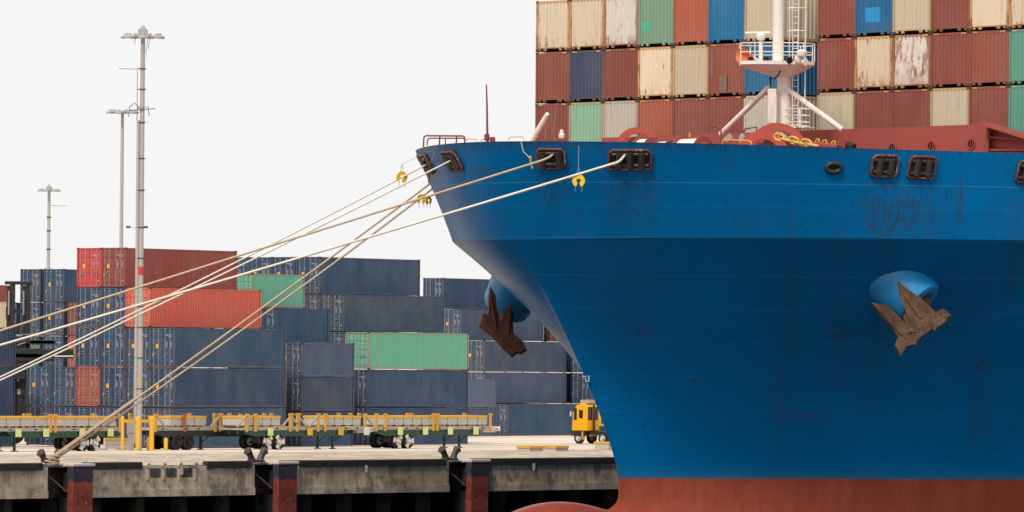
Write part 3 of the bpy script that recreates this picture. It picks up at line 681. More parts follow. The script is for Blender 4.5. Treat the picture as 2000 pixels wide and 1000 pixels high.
# ---- foremast
def foremast():
    base = on_plane(1524, 255, W(0, 0), V); sM = -(base - C0).dot(U); k = base.y / F      # metres per pixel there
    def P(x, y, fwd=0.0): return Dk(x, y, sM + fwd)
    c = Vector((base.x, base.y, 0)); z = lambda y: P(1524, y).z
    m = MB(); m.lathe([(z(285), .37), (z(150), .33), (z(128), .32)], c + Vector((.17, 0, 0)), (0, 0, 1), 24)
    M = m.build('foremast', WHITE, SHIP)
    m = MB(); m.lathe([(z(128), .27), (z(-40), .25)], c + Vector((-.13, 0, 0)), (0, 0, 1), 20); m.build('upper_pole', WHITE, M)
    pl = c.copy(); zt = z(122); zb = z(129)
    oct_ = [(-1.95, -1.2), (-1.3, -1.6), (1.0, -1.5), (1.55, -.9), (1.55, .9), (1.0, 1.3), (-1.4, 1.3), (-1.95, .8)]
    m = MB(); m.prism([pl + Vector((x, y, zb)) for x, y in oct_], (0, 0, zt - zb)); PLT = m.build('platform', WHITE, M)
    m = MB(); n = len(oct_); ring = [pl + Vector((x * .97, y * .97, zb - .01)) for x, y in oct_]; low = [c + Vector((.15 + .36 * math.cos(a), .36 * math.sin(a), z(152))) for a in [math.atan2(y, x) for x, y in oct_]]
    m.add(ring + low, [(i, (i + 1) % n, n + (i + 1) % n, n + i) for i in range(n)]); m.build('platform_cone', WHITE, M)
    m = MB()
    for h in (.42, .85):
        pts = [pl + Vector((x, y, zt + h)) for x, y in oct_]; m.tube(pts + pts[:1], .028, 6)
    for x, y in oct_ + [(0, -1.55), (0, 1.3)]: m.tube([pl + Vector((x, y, zt)), pl + Vector((x, y, zt + .85))], .03, 6)
    m.build('platform_rail', WHITE, M)
    for a, b, e in (((1503, 170), (1408, 262), 0), ((1532, 170), (1645, 253), 0)):
        m = MB(); A = P(*a); B = on_plane(b[0], b[1], W(sM - (.8 if b[0] < 1500 else 1.0), 0), U); m.tube([A, B], .135, 14); m.build('brace', WHITE, M)
    # ladder with cage
    m = MB(); x0, x1 = .54, .80
    for xx in (x0, x1): m.tube([c + Vector((xx, -.45, z(270))), c + Vector((xx, -.45, z(-30)))], .025, 6)
    zz = z(268)
    while zz < z(-30): m.tube([c + Vector((x0, -.45, zz)), c + Vector((x1, -.45, zz))], .018, 5); zz += .3
    m.build('ladder', WHITE, M)
    m = MB()
    for y in (18, 62): m.tube([c + Vector((x, yy, z(y))) for x, yy in ((.3, -.45), (.35, -1.0), (.75, -1.15), (1.1, -.9), (1.15, -.45))], .03, 6)
    for x, yy in ((.35, -1.0), (.75, -1.15), (1.1, -.9), (1.15, -.45)): m.tube([c + Vector((x, yy, z(118 if x < 1 else 195))), c + Vector((x, yy, z(-20)))], .022, 5)
    m.build('ladder_cage', WHITE, M)
    m = MB(); a = P(1498, 174, .7); b = P(1517, 240, .7); m.bar((a + b) / 2 + Vector((0, 0, (a.z - b.z) / 2)), (a + b) / 2 - Vector((0, 0, (a.z - b.z) / 2)), .5, .4); m.build('cabinet', WHITE, M)
    # small landing on the right
    m = MB()
    for y in (212, 225, 238, 246): m.tube([P(1530, y), P(1560, y, .5), P(1580, y + 1, .2), P(1562, y - 2, -.4)], .025, 6)
    m.tube([P(1562, 212), P(1562, 252)], .06, 6); m.tube([P(1548, 212), P(1548, 245)], .025, 6); m.bar(P(1530, 249), P(1580, 249), .8, .06); m.build('landing', WHITE, M)
    # horn
    hp = P(1462, 110, 1.0); d = Vector((-.62, -.78, .02)).normalized()
    m = MB(); m.lathe([(.5, .40), (.25, .27), (0, .14), (-.45, .09), (-.45, 0)], hp, d, 24); m.lathe([(.5, .39), (.1, .10), (0.05, 0)], hp, d, 24); m.build('horn', plain('horn_orange', rgb(232, 130, 92, .95), .5, world=True), M)
    m = MB(); q = P(1478, 118, .9); m.bar(q, q + Vector((0, 0, -.25)), .12, .12); m.tube([hp - d * .3, P(1490, 122, .6)], .05, 6); m.build('horn_bracket', WHITE, M)
    # floodlights
    for x, y, dd in ((1467, 117, (-.2, -1, -.2)), (1496, 116, (.1, -1, -.3)), (1540, 117, (.4, -1, -.3)), (1570, 121, (.6, -.8, -.1))):
        q = P(x, y, 1.15); dd = Vector(dd).normalized(); m = MB(); m.lathe([(.14, .0), (.14, .17), (.0, .13), (-.12, .06), (-.12, 0)], q, dd, 12); m.build('floodlight', DARK if x < 1560 else WHITE, M)
    # radar / light housings
    for x, y, r in ((1486, 72, .22), (1566, 104, .26), (1559, 116, .2)):
        q = P(x, y, .8); m = MB(); m.lathe([(-.16, 0), (-.16, r * .8), (-.05, r), (.08, r), (.16, r * .6), (.19, 0)], q, (0, 0, 1), 18)
        if x < 1500: m.tube([q - Vector((0, 0, .1)), P(1486, 124, .8)], .10, 8)
        m.build('lamp_housing', WHITE, M)
    m = MB(); m.tube([P(1457, 65, .3), P(1505, 64, .3)], .07, 8); m.build('yard_arm', WHITE, M)
    m = MB(); pts = [P(x, y, .75) for x, y in ((1524, 136), (1521, 146), (1512, 154), (1503, 152), (1505, 162), (1506, 172))]; m.tube(pts, .035, 6); m.tube([P(1505, 148, .75), P(1506, 172, .75)], .03, 6); m.build('cable', plain('cable_black', (.015, .015, .015), .7), M)
foremast()

# draught figures at the stem
def draught_marks():
    wm = plain('white_mark', rgb(215, 212, 205, .8), .8)
    def digit(x, y, strokes, mat=wm):
        h, n = hull_hit(x, y)
        if h is None: return
        a = Vector((0, 0, 1)).cross(n).normalized() * -1; b = Vector((0, 0, 1)); a = Vector((1, 0, 0)) if a.x < 0 else a
        m = MB()
        for s in strokes:
            for p, q in zip(s, s[1:]): m.bar(h + n * .03 + a * p[0] + b * p[1], h + n * .03 + a * q[0] + b * q[1], .03, .045)
        m.build('draught_mark', mat, SHIP)
    o = [(-.07, -.12), (.07, -.12), (.07, .12), (-.07, .12), (-.07, -.12)]
    digit(1147, 739, [o]); digit(1142, 735, [[(-.12, .0), (.05, .0)]]); digit(1133, 725, [o])
    digit(1138, 738, [[(-.1, .05), (.06, .05), (-.06, -.1)]], YEL)
draught_marks()

# =================================================================== CONTAINERS
Wd = 2.438
def corrugated(L, H, n, depth=.04, axis='x', y=0.0, out=-1, z0=.16, z1=None, m0=.16, m1=.16):
    """vertical corrugation from m0 to L-m1, at plane y, bulging to `out`"""
    z1 = z1 if z1 is not None else H - .12
    span = L - m0 - m1; p = span / n; xs = [m0]
    prof = [(m0, 0)]
    for i in range(n):
        a = m0 + i * p; prof += [(a + p * .22, 0), (a + p * .40, 1), (a + p * .78, 1), (a + p * .96, 0)]
    prof.append((L - m1, 0))
    vs = []
    for z in (z0, z1):
        for x, o in prof:
            yy = y - out * .045 + out * depth * o
            vs.append((x, yy, z) if axis == 'x' else (yy, x, z))
    m = len(prof); mb = MB(); mb.add(vs, [(i, i + 1, m + i + 1, m + i) for i in range(m - 1)]); return mb
def frame(L, H, tunnel=False):
    mb = MB(); q = .12
    for x in (0, L - q):
        for y in (0, Wd - q): mb.box(x, y, .12, x + q, y + q, H - .12)
    for y in (0.004, Wd - .074): mb.box(q, y, .02, L - q, y + .07, .165); mb.box(q, y, H - .12, L - q, y + .07, H - .03)
    for x in (0.004, L - .084):
        mb.box(x, q, H - .125, x + .08, Wd - q, H - .02)
        if not tunnel: mb.box(x, q, .02, x + .08, Wd - q, .165)
    if tunnel:
        mb.box(L - .084, q, .02, L, Wd - q, .165); mb.box(.004, q, .15, .08, Wd - q, .21)
        mb.box(.004, .55, .04, .08, .74, .15); mb.box(.004, Wd - .74, .04, .08, Wd - .55, .15)
        mb.box(.01, .20, .05, .08, .34, .15); mb.box(.01, Wd - .34, .05, .08, Wd - .2, .15)
    return mb
def castings(L, H):
    mb = MB()
    for x in (-.008, L - .17):
        for y in (-.008, Wd - .154):
            for z in (0, H - .118): mb.box(x, y, z, x + .178, y + .162, z + .118)
    return mb
CASTM = plain('casting_steel', (.07, .045, .035), .7, .2, .5, (.2, .1, .05), 3)
UNDER = plain('underframe_dark', (.012, .012, .013), .9)
RODM = plain('galvanised_rod', rgb(178, 174, 168, .68), .5, .1, .3)
MARKM = plain('stencil_white', rgb(205, 205, 205, .7), .7, 0, .1)
STICK = plain('sticker_yellow', rgb(238, 168, 30, .95), .6, 0, .1)
HAZ = plain('hazard_yellow', rgb(225, 180, 80, .9), .6, 0, .4)
def door_leaf(H, y0, y1, mirrored):
    """panel in the plane x=0.03 with four pressed bands"""
    mb = MB(); mb.box(.05, y0, .17, .10, y1, H - .13)
    zb = [.20, .20 + (H - .4) * .26, .20 + (H - .4) * .5, .20 + (H - .4) * .76, H - .16]
    for a, b in zip(zb, zb[1:]):
        vs = []; za, zc = a + .05, b - .05
        mb.add([(.05, y0 + .04, za), (.05, y1 - .04, za), (.02, y1 - .09, za + .09), (.02, y0 + .09, za + .09), (.02, y1 - .09, zc - .05), (.02, y0 + .09, zc - .05), (.05, y1 - .04, zc), (.05, y0 + .04, zc)],
               [(0, 1, 2, 3), (3, 2, 4, 5), (5, 4, 6, 7), (0, 3, 5, 7), (1, 6, 4, 2)])
    return mb
def make_container(L, H, n, name, ship=False):
    c = thing(name, 'x', 'container', (0, 0, 0), TH)
    frame(L, H, ship).build('frame', CPAINT, c)
    castings(L, H).build('corner_casting', CASTM, c)
    corrugated(L, H, n).build('side_wall', CPAINT, c)
    corrugated(L, H, n, y=Wd, out=1).build('side_wall', CPAINT, c)
    mb = MB(); mb.box(.1, .08, H - .05, L - .1, Wd - .08, H - .028); mb.build('roof', CPAINT, c)
    mb = MB(); mb.box(.12 if not ship else .25, .08, .10, L - .12, Wd - .08, .155); mb.build('floor', UNDER, c)
    if ship:
        corrugated(Wd, H, 9, .05, 'y', 0.0, -1, .20, H - .12, .12, .12).build('end_wall', CPAINT, c)
        for y in (.22, Wd - .52):
            m = MB()
            for i in range(4): m.bar((-.004, y + i * .08, H - .11), (-.004, y + .05 + i * .08, H - .04), .012, .035)
            m.build('hazard_stripe', HAZ, c)
    else:
        a = door_leaf(H, .13, Wd / 2 - .015, 0).build('door', CPAINT, c); b = door_leaf(H, Wd / 2 + .015, Wd - .13, 1).build('door', CPAINT, c)
        for par, ys in ((a, (.42, .90)), (b, (Wd - .90, Wd - .42))):
            for y in ys:
                m = MB(); m.tube([(-.02, y, .14), (-.02, y, H - .08)], .024, 6)
                for z in (.22, H * .32, H * .66, H - .2): m.box(-.025, y - .06, z - .03, .02, y + .06, z + .03)
                m.build('lock_rod', RODM, par)
            m = MB(); y = ys[0]; m.tube([(-.05, y, 1.12), (-.05, y + .32, 1.08)], .018, 5); m.tube([(-.05, y + .1, .92), (-.05, y + .45, .95)], .018, 5); m.build('handle', RODM, par)
        # stencilled lettering reads as small white blocks at this distance; local +y is the viewer's left
        m = MB(); rnd = random.Random(3)
        for col0, wdt in ((.72, .16), (.28, .22)):
            for r in range(5):
                z = H * .50 + r * .085; x = col0
                for q in range(3 if r % 2 else 2): m.box(.008, x + q * .07, z, .016, x + q * .07 + .05, z + .05)
        for r in range(2):
            for q in range(5 - r * 2): m.box(.008, .30 + q * .12, H * .80 + r * -.12, .016, .30 + q * .12 + .08, H * .80 + .06 + r * -.12)
        m.box(.008, .22, .42, .016, .36, .49); m.build('stencil', MARKM, a)
        m = MB(); m.box(.006, Wd - .86, H * .48, .018, Wd - .60, H * .48 + .30); m.build('sticker', STICK, b)
        m = MB(); m.box(.006, Wd - .42, .78, .018, Wd - .24, 1.04); m.build('data_plate', plain('plate_grey', rgb(150, 140, 135, .8), .6), b)
    return c
P40 = make_container(12.192, 2.896, 44, 'shipping_container')
P20 = make_container(6.058, 2.591, 21, 'shipping_container')
PSH = make_container(12.192, 2.591, 44, 'shipping_container', True)
COLS = {
    'navy': rgb(46, 70, 102, .90), 'navyteal': rgb(46, 78, 108, .92), 'slate': rgb(58, 74, 94, .92), 'lnavy': rgb(70, 86, 112, .9), 'dkred': rgb(142, 70, 62, .85), 'brred': rgb(196, 62, 62, .85), 'orange': rgb(214, 98, 76, .90),
    'rustor': rgb(176, 88, 72, .85), 'green': rgb(106, 182, 152, .92), 'cream': rgb(222, 206, 178, .9), 'brown': rgb(120, 62, 50, .8), 'paleblue': rgb(92, 108, 134, .8),
    'scream': rgb(230, 214, 186, .86), 'swhite': rgb(222, 216, 204, .9), 'sbeige': rgb(208, 196, 168, .84), 'sred': rgb(144, 76, 62, .86), 'sred2': rgb(156, 86, 68, .88), 'snavy': rgb(60, 72, 104, .85), 'sgreen': rgb(140, 186, 156, .88), 'sgreen2': rgb(124, 160, 132, .85),
    'sor': rgb(176, 96, 70, .84), 'sblue': rgb(0, 108, 156, .9), 'sgrey': rgb(198, 192, 178, .85), 'steal': rgb(98, 168, 146, .85)}
NAMES = {'navy': 'navy blue', 'navyteal': 'teal navy', 'slate': 'slate grey', 'lnavy': 'faded navy', 'dkred': 'dark red', 'brred': 'bright red', 'orange': 'orange', 'rustor': 'rusty orange', 'green': 'light green', 'cream': 'cream', 'brown': 'brown', 'paleblue': 'pale blue',
    'scream': 'cream', 'swhite': 'off-white', 'sbeige': 'beige', 'sred': 'dark red', 'sred2': 'red-brown', 'snavy': 'navy', 'sgreen': 'mint green', 'sgreen2': 'grey-green', 'sor': 'orange-brown', 'sblue': 'bright blue', 'sgrey': 'pale grey', 'steal': 'sea green'}
def paint(root, col, rust, fcol=None, frust=None):
    for ch in root.children:
        if ch.name.startswith('frame') and fcol: ch.color = (*fcol, frust if frust is not None else rust)
        else: ch.color = (*col, rust)
ORD = ['lowest', 'second', 'third', 'fourth', 'fifth']
used = set()
def place(proto, loc, rot, colkey, label, group, rust=.3, sticker=True, edge=None, erust=None):
    if proto in used: c = dup(proto, loc, label, rot)
    else: c = proto; used.add(proto); c.location = loc; c.rotation_euler = (0, 0, rot); c['label'] = label
    c['group'] = group
    j = random.uniform(.9, 1.1); col = tuple(v * j for v in COLS[colkey])
    paint(c, col, rust, edge or (tuple(v * .75 + q * .25 for v, q in zip(col, (.16, .09, .05))) if random.random() < .6 else None), erust)
    if not sticker:
        for d in list(c.children):
            for e in list(d.children):
                if e.name.startswith('sticker'): bpy.data.objects.remove(e)
    return c
YTH = math.radians(51)
YU = Vector((math.cos(YTH), math.sin(YTH), 0)); YV = Vector((math.sin(YTH), -math.cos(YTH), 0))
def block(proto, x0, D0, lanes, pitch, bname, xs=None):
    """lanes: list of tier colour lists (lowest first), lane 0 nearest the water; x0,D0: image column and depth of lane 0's door-side corner"""
    base = ground_at(x0, D0); H = 2.896 if proto is P40 else 2.591
    for i, tiers in enumerate(lanes):
        p = base - YV * pitch * i
        if xs: p = ground_at(xs[i], D0 + pitch * i * .63)
        zg = base.z + .02
        for k, ck in enumerate(tiers):
            jit = YU * random.uniform(-.05, .05)
            q = p + jit; loc = Vector((q.x, q.y, zg + k * (H + .022)))
            row = ['front', 'second', 'third', 'fourth', 'fifth', 'sixth'][i]
            kind = 'container' if proto is P40 else 'short container'
            place(proto, loc, YTH, ck, f"{NAMES[ck]} {kind}, {ORD[k]} tier, {row} row of the {bname}", 'containers stacked in the yard', rust=.25 if 'navy' in ck else .3, sticker=random.random() < .72, edge=None if ck != 'green' else (.30, .26, .18))
n_, t_, s_, l_ = 'navy', 'navyteal', 'slate', 'lnavy'
block(P40, 340, 408, [[t_, n_, t_], [n_, n_, n_, 'orange'], [n_, n_, t_, n_, 'dkred'], [n_, 'rustor', n_, n_, 'brred'], [n_, n_], [n_, t_]], 2.47, 'stack behind the tall light mast')
block(P40, 718, 435, [[n_, n_, 'green'], [n_, n_, t_, s_], [n_, t_, n_, s_, t_], [n_, n_, n_, n_, n_], [n_, n_, n_, n_, t_], [n_, n_, n_, n_, n_]], 2.52, 'big middle stack')
block(P20, 588, 424, [[n_, s_, l_], [n_, n_, n_, t_], [n_, n_, n_, n_, 'green']], 2.52, 'centre stack')
block(P40, 122, 489, [[n_, n_, t_, n_, t_], [n_, t_, n_, n_, n_], [n_, 'rustor', n_, n_]], 2.86, 'far stack beyond the lift truck')
block(P40, 170, 487, [[n_, 'rustor', 'rustor', 'dkred']], 2.7, 'narrow stack behind the light mast')
block(P40, 991, 519, [[t_], [n_, l_, s_], [n_, n_, l_, l_], [n_, n_, n_, n_, n_]], 2.8, 'rear stack left of the bow', xs=[991, 945, 899, 863])
block(P20, 886, 509, [[l_, 'paleblue']], 2.5, 'pair behind the trailers')
block(P40, 1099, 532, [[n_, n_, n_, 'brown']], 2.5, 'rear stack by the anchor')
block(P40, 1152, 530, [[n_, n_, t_]], 2.5, 'rear stack beside the stem')
# left edge: the doors lie outside the frame, so locate these by their right-hand end
def left_block(xr, Dr, lanes, bname):
    e = ground_at(xr, Dr); base = e - YU * 12.192; zg = gz(base) + .02
    for k, ck in enumerate(lanes):
        place(P40, Vector((base.x, base.y, zg + k * 2.918)), YTH, ck, f"{NAMES[ck]} container, {ORD[k]} tier of the {bname}", 'containers stacked in the yard')
left_block(29, 412, [n_, n_, n_], 'stack at the left edge')
left_block(13, 486, [n_, n_, n_, 'cream'], 'cream-topped stack at the left')
left_block(20, 585, [n_, n_, n_, n_, 'dkred'], 'farthest stack at the left')

# ship's cargo: 3 visible tiers, columns along the beam
SHIPCOL = [[('sred', .3), ('sred', .3), ('scream', .62)], [('sgreen', .35), ('snavy', .4), ('scream', .55)], [('sgrey', .3), ('sred', .2), ('swhite', .70)], [('sor', .3), ('scream', .58), ('sgreen2', .3)],
    [('sred', .15), ('sbeige', .3), ('sor', .25)], [('sred', .25), ('sred2', .25), ('sblue', .2)], [('sgrey', .4), ('sblue', .2), ('sbeige', .35)], None,
    [('sbeige', .25), ('sred', .15), ('sred', .2)], [('sred', .15), ('scream', .72), ('sblue', .1)], [('sred', .15), ('swhite', .95), ('sbeige', .2)], [('sbeige', .2), ('sred', .15), ('sred', .2)],
    [('sred', .15), ('sred2', .2), ('scream', .5)], [('steal', .2), ('steal', .2), ('scream', .6)], [('sred', .2), ('sgrey', .2), ('sred', .2)], [('snavy', .2), ('sred', .2), ('sgreen2', .2)], [('sred', .2), ('sor', .2), ('sred', .2)]]
TN = ['bottom', 'middle', 'top']; CN = ['first', 'second', 'third', 'fourth', 'fifth', 'sixth', 'seventh', '', 'ninth', 'tenth', 'eleventh', 'twelfth', 'thirteenth', 'fourteenth', 'fifteenth', 'sixteenth', 'seventeenth']
PATCHES = [((9, 2), rgb(28, 150, 208, .95), [(.29, .68, .64, 1.35)]), ((3, 2), rgb(80, 180, 150, .95), [(.10, .37, .8, 1.22)]), ((5, 1), rgb(132, 112, 102, .9), [(.04, .16, .95, 2.3), (.31, .54, .25, 1.0)])]
for ci, colm in enumerate(SHIPCOL):
    if not colm: continue
    for k, (ck, ru) in enumerate(colm):
        p = P0 + VB * (ci * PITB + 2.44) + Vector((0, 0, 10.54 + k * 2.613))
        edge = {'scream': (.55, .30, .12), 'swhite': (.35, .20, .12), 'sgreen': (.35, .30, .20), 'sbeige': (.45, .34, .18)}.get(ck)
        side = ['left', 'right'][ci > 6]; cn = CN[ci] + ' column' if ci < 7 else CN[ci - 8 + 0] + ' column right of the mast gap'
        cn = (CN[ci] + ' column from the left') if ci < 7 else (CN[ci - 8] + ' column right of the foremast') if ci - 8 < 7 else ('column beyond frame')
        if ci - 8 == 7: cn = 'eighth column right of the foremast'
        if ci - 8 == 8: cn = 'ninth column right of the foremast'
        cc = place(PSH, p, THB, ck, f"{NAMES[ck]} container on the ship, {TN[k]} tier, {cn}", 'containers stacked on the ship', rust=ru, edge=edge, erust=ru + .1)
        for (pc, pk), col_, rects in PATCHES:
            if (pc, pk) == (ci, k):
                for fa, fb, za, zb in rects:
                    m = MB(); y0_, y1_ = Wd * (1 - fb), Wd * (1 - fa); n5 = 5
                    sp = corrugated(Wd, 2.591, 9, .05, 'y', 0.0, -1, za, zb, .12, .12); vs_ = [(x_ - .006, min(max(y_, y0_), y1_), z_) for x_, y_, z_ in sp.v]; m.add(vs_, sp.f); m.build('repair_patch', plain('patch_' + str(pc), col_, .6, 0, .2), cc)

# =================================================================== TRAILERS
GREEN = plain('chassis_green', (.012, .06, .032), .5, 0, .5, (.08, .05, .03), 1)
BLACKF = plain('chassis_black', (.02, .021, .024), .5, 0, .4, (.08, .06, .05), 1)
DECKM = plain('deck_steel', rgb(190, 182, 165, .7), .7, 0, .6, (.22, .12, .06), 1.2)
ORA = plain('post_yellow', rgb(216, 162, 58, .88), .65, 0, .6, (.36, .10, .03), 1.6)
ORD_ = plain('post_rust', rgb(186, 88, 40, .9), .7, 0, .5, (.2, .07, .03), 1.6)
BIN = plain('bin_timber', rgb(198, 190, 178, .86), .85, 0, .5, (.2, .17, .14), 2, streak=2.5)
TYRE = plain('tyre', (.014, .014, .015), .85)
RIM = plain('rim_white', rgb(225, 220, 212, .85), .6, 0, .5, (.1, .08, .06), 3)
PLAC = plain('placard', rgb(226, 226, 150, .9), .7, 0, .2); PLACW = plain('gooseneck_white', rgb(228, 224, 214, .88), .6, 0, .4, (.3, .15, .1), 2)
def wheel(mb, rimmb, x, y, z, r=.5, wd=.28, sgn=-1):
    mb.lathe([(-wd / 2, r * .55), (-wd / 2, r * .9), (-wd / 2 + .05, r), (wd / 2 - .05, r), (wd / 2, r * .9), (wd / 2, r * .55)], (x, y, z), (0, 1, 0), 22)
    o = y + sgn * (wd / 2 + .004)
    rimmb.lathe([(0, r * .58), (sgn * -.10, r * .48), (sgn * -.12, r * .22), (sgn * .06, r * .2), (sgn * .06, 0)], (x, o, z), (0, 1, 0), 18)
def bins(root, xa, xb, z, n, y0=.15, y1=2.35, h=.72):
    step = (xb - xa) / n
    for i in range(n):
        a = xa + i * step + .04; b = xa + (i + 1) * step - .04
        m = MB(); m.box(a, y0, z + .10, b, y1, z + h - .1)
        for zz in (z + .30, z + .46): m.box(a - .006, y0 - .008, zz, b + .006, y1 + .008, zz + .03)
        for xx in (a + .2, b - .38): m.box(xx, y0 + .05, z, xx + .22, y1 - .05, z + .10)
        o = m.build('bin', BIN, root)
        m = MB(); m.box(a - .045, y0 - .03, z + h - .12, b + .045, y1 + .03, z + h + .03); m.build('bin_rim', YEL, o)
def trailer(x0, w_at, label, flip=False, frame_m=GREEN, posts=None, bin_spans=(), plac=(), rims=True, white_end=True, x_is_end=False, L=12.4, legs=9.2):
    # locate by image column of its left end on the lane w_at inland
    d = ray(x0, 870); lo = None
    t = -80.0
    def colx(t):
        p = Q(t, w_at, 0); p.z = gz(p); v = Vector((p.dot(_r), p.dot(_u), p.dot(_f))); return 1000 + F * v.x / v.z
    a, b = -120.0, 80.0
    for _ in range(50):
        m = (a + b) / 2
        if colx(m) < x0: a = m
        else: b = m
    p = Q(a, w_at, 0); p.z = gz(p) + .004
    r = thing('yard_trailer', label, 'trailer', p, TH, 'terminal trailers parked in a line')
    X = (lambda x: x) if not flip else (lambda x: L - x)
    def bx(mb, xa, y0, z0, xb, y1, z1): xa, xb = sorted((X(xa), X(xb))); mb.box(xa, y0, z0, xb, y1, z1)
    m = MB(); 
    for y in (.75, 1.65): bx(m, .1, y, 1.02, L - .9, y + .14, 1.34)
    for i in range(9): bx(m, .4 + i * 1.3, .1, 1.20, .5 + i * 1.3, 2.4, 1.34)
    m.prism([(X(.0), .02, 1.34), (X(.0), .02, 1.1), (X(1.0), .02, .92), (X(9.6), .02, .92), (X(10.4), .02, 1.34)], (0, .06, 0))
    m.build('chassis', frame_m, r)
    m = MB(); bx(m, 0, 0, 1.345, L - .4, .16, 1.58); bx(m, 0, 2.34, 1.345, L - .4, 2.5, 1.58); bx(m, .02, .16, 1.35, L - .42, 2.34, 1.50); dk = m.build('deck', DECKM, r, bevel=.012)
    m = MB()
    for i in range(int(L / 1.15)):
        if i % 3 != 1: bx(m, .7 + i * 1.15, -.006, 1.41, .95 + i * 1.15, 0.0, 1.49)
    m.build('pocket', DARK, dk)
    for k, (px, mt) in enumerate(posts or ((.05, 0), (5.7, 0), (6.1, 0), (11.7, 0))):
        for y in (-.08, 2.50):
            m = MB(); x = X(px); m.box(x - .09, y, 1.25, x + .09, y + .10, 2.42); m.box(x - .12, y - .03, 2.36, x + .14, y + .13, 2.5)
            po = m.build('guide_post', ORD_ if mt == 1 else ORA, r)
            if mt >= 2:
                sg = 1 if mt == 2 else -1
                m = MB(); m.bar((x + sg * .1, y + .05, 2.3), (x + sg * .95, y + .05, 1.58), .10, .12); m.build('brace', DECKM, po)
    for a, b, n in bin_spans: bins(r, min(X(a), X(b)), max(X(a), X(b)), 1.59, n)
    for px, c in plac:
        m = MB(); x = X(px); m.box(x - .26, -.12, .98, x + .26, -.09, 1.52); m.build('placard', PLAC if c == 0 else (YEL if c == 2 else PLACW), r)
    for k, ax in enumerate((2.3, 3.4)):
        for y, sg in ((.14, -1), (.46, 1), (1.98, -1), (2.30, 1)):
            tm, rm = MB(), MB(); wheel(tm, rm, X(ax), y, .54, .54, .28, sg)
            wo = tm.build('wheel', TYRE, r)
            rm.build('rim', RIM if rims else BLACKF, wo)
            if rims and y == .14:
                m = MB()
                for q in range(3):
                    a = q * 2.1 + k * 1.3 + .4; m.lathe([(-.002, .29), (-.008, .51)], (X(ax), y - .142, .54), (0, 1, 0), 6, True, a, a + .85)
                m.build('tyre_marking', RIM, wo)
        m = MB(); m.tube([(X(ax), .2, .51), (X(ax), 2.3, .51)], .08, 8); m.bar((X(ax), .9, .95), (X(ax), .9, .5), .3, .2); m.build('axle', BLACKF, r)
    m = MB(); bx(m, 1.5, .05, .45, 1.55, .75, 1.1); m.build('mudflap', BLACKF, r)
    for y in (.45, 1.95):
        m = MB(); x = X(legs); m.box(x - .08, y, .06, x + .08, y + .12, 1.2); m.box(x - .22, y - .1, .0, x + .22, y + .2, .06); m.bar((x, y + .06, .45), (x + (X(0) - X(1)) * -1.0, y + .06, 1.05), .06, .06); m.build('landing_leg', frame_m, r)
    if white_end:
        m = MB(); bx(m, L - .9, .3, 1.12, L + .5, 2.2, 1.40); bx(m, L + .1, .1, 1.2, L + .75, 2.4, 1.55); m.build('gooseneck', PLACW, r, bevel=.05)
        m = MB(); bx(m, L - .3, .292, 1.2, L, .298, 1.26); bx(m, L + .15, .092, 1.3, L + .5, .098, 1.36); m.build('reflector', plain('reflector_red', (.45, .02, .02), .4), r)
    return r
trailer(-30, 80, 'green trailer with full grey bins under the slanting rope at the left', flip=True, bin_spans=((.3, 5.3, 4), (6.5, 11.5, 4)), posts=((.05, 0), (6.0, 0), (6.45, 0), (12.1, 0)), plac=((1.0, 0), (3.6, 0), (6.9, 0), (9.4, 0)), white_end=False, L=12.3)
trailer(-285, 80, 'green trailer mostly cut off by the left edge of the picture', bin_spans=((.3, 5.3, 4), (6.5, 11.5, 4)), plac=((9, 0),), white_end=False)
trailer(300, 83, 'black-framed trailer with dark hubs right of the yellow posts', frame_m=BLACKF, rims=False, posts=((.15, 2), (2.9, 1), (5.9, 2), (8.3, 0), (9.0, 3)), bin_spans=((1.7, 5.2, 3),), white_end=False, L=9.5, legs=5.0)
trailer(478, 80, 'green trailer with white tyre marks and open bracing, second from the right', posts=((.15, 3), (1.0, 0), (4.4, 2), (5.1, 2), (7.2, 3), (7.9, 0), (11.9, 2)), bin_spans=((.1, 3.6, 4), (8.1, 11.7, 4)), plac=((2.4, 0), (6.3, 2), (9.4, 2), (12.0, 1)))
trailer(734, 80, 'rightmost green trailer with full bins and a white front end', posts=((.0, 0), (.9, 0), (5.9, 0), (6.3, 0), (11.9, 0)), bin_spans=((1.1, 5.8, 5), (6.5, 11.8, 5)), plac=((2.4, 0), (5.0, 0), (7.6, 0), (10.3, 0)))

# ------------------------------------------------------------------ loose bins on the quay
def loose_bin(x, wv, label, sx=1.5, sy=1.1, h=.6, open_=False, x_is=True):
    a, b = -120.0, 80.0
    def colx(t):
        p = Q(t, wv, 0); v = Vector((p.dot(_r), p.dot(_u), p.dot(_f))); return 1000 + F * v.x / v.z
    for _ in range(50):
        m = (a + b) / 2
        if colx(m) < x: a = m
        else: b = m
    p = Q(a, wv, 0); p.z = gz(p)
    r = thing('lashing_bin', label, 'bin', p, TH, 'yellow-rimmed bins standing on the quay')
    m = MB()
    for z0, z1, g in ((.06, h * .45, 0), (h * .47, h - .12, .01)): m.box(g, g, z0, sx - g, sy - g, z1)
    m.box(.1, .05, 0, .3, sy - .05, .06); m.box(sx - .3, .05, 0, sx - .1, sy - .05, .06); m.build('box', BIN, r)
    m = MB()
    m.box(-.03, -.03, h - .12, sx + .03, .06, h); m.box(-.03, sy - .06, h - .12, sx + .03, sy + .03, h); m.box(-.03, .06, h - .12, .06, sy - .06, h); m.box(sx - .06, .06, h - .12, sx + .03, sy - .06, h); m.build('rim', YEL, r)
loose_bin(1036, 22, 'open grey bin with yellow rim on the quay, left of its twin by the stem', 1.15, 1.0)
loose_bin(1087, 22, 'yellow-rimmed grey bin on the quay, nearer the ship stem', 1.1, 1.1)
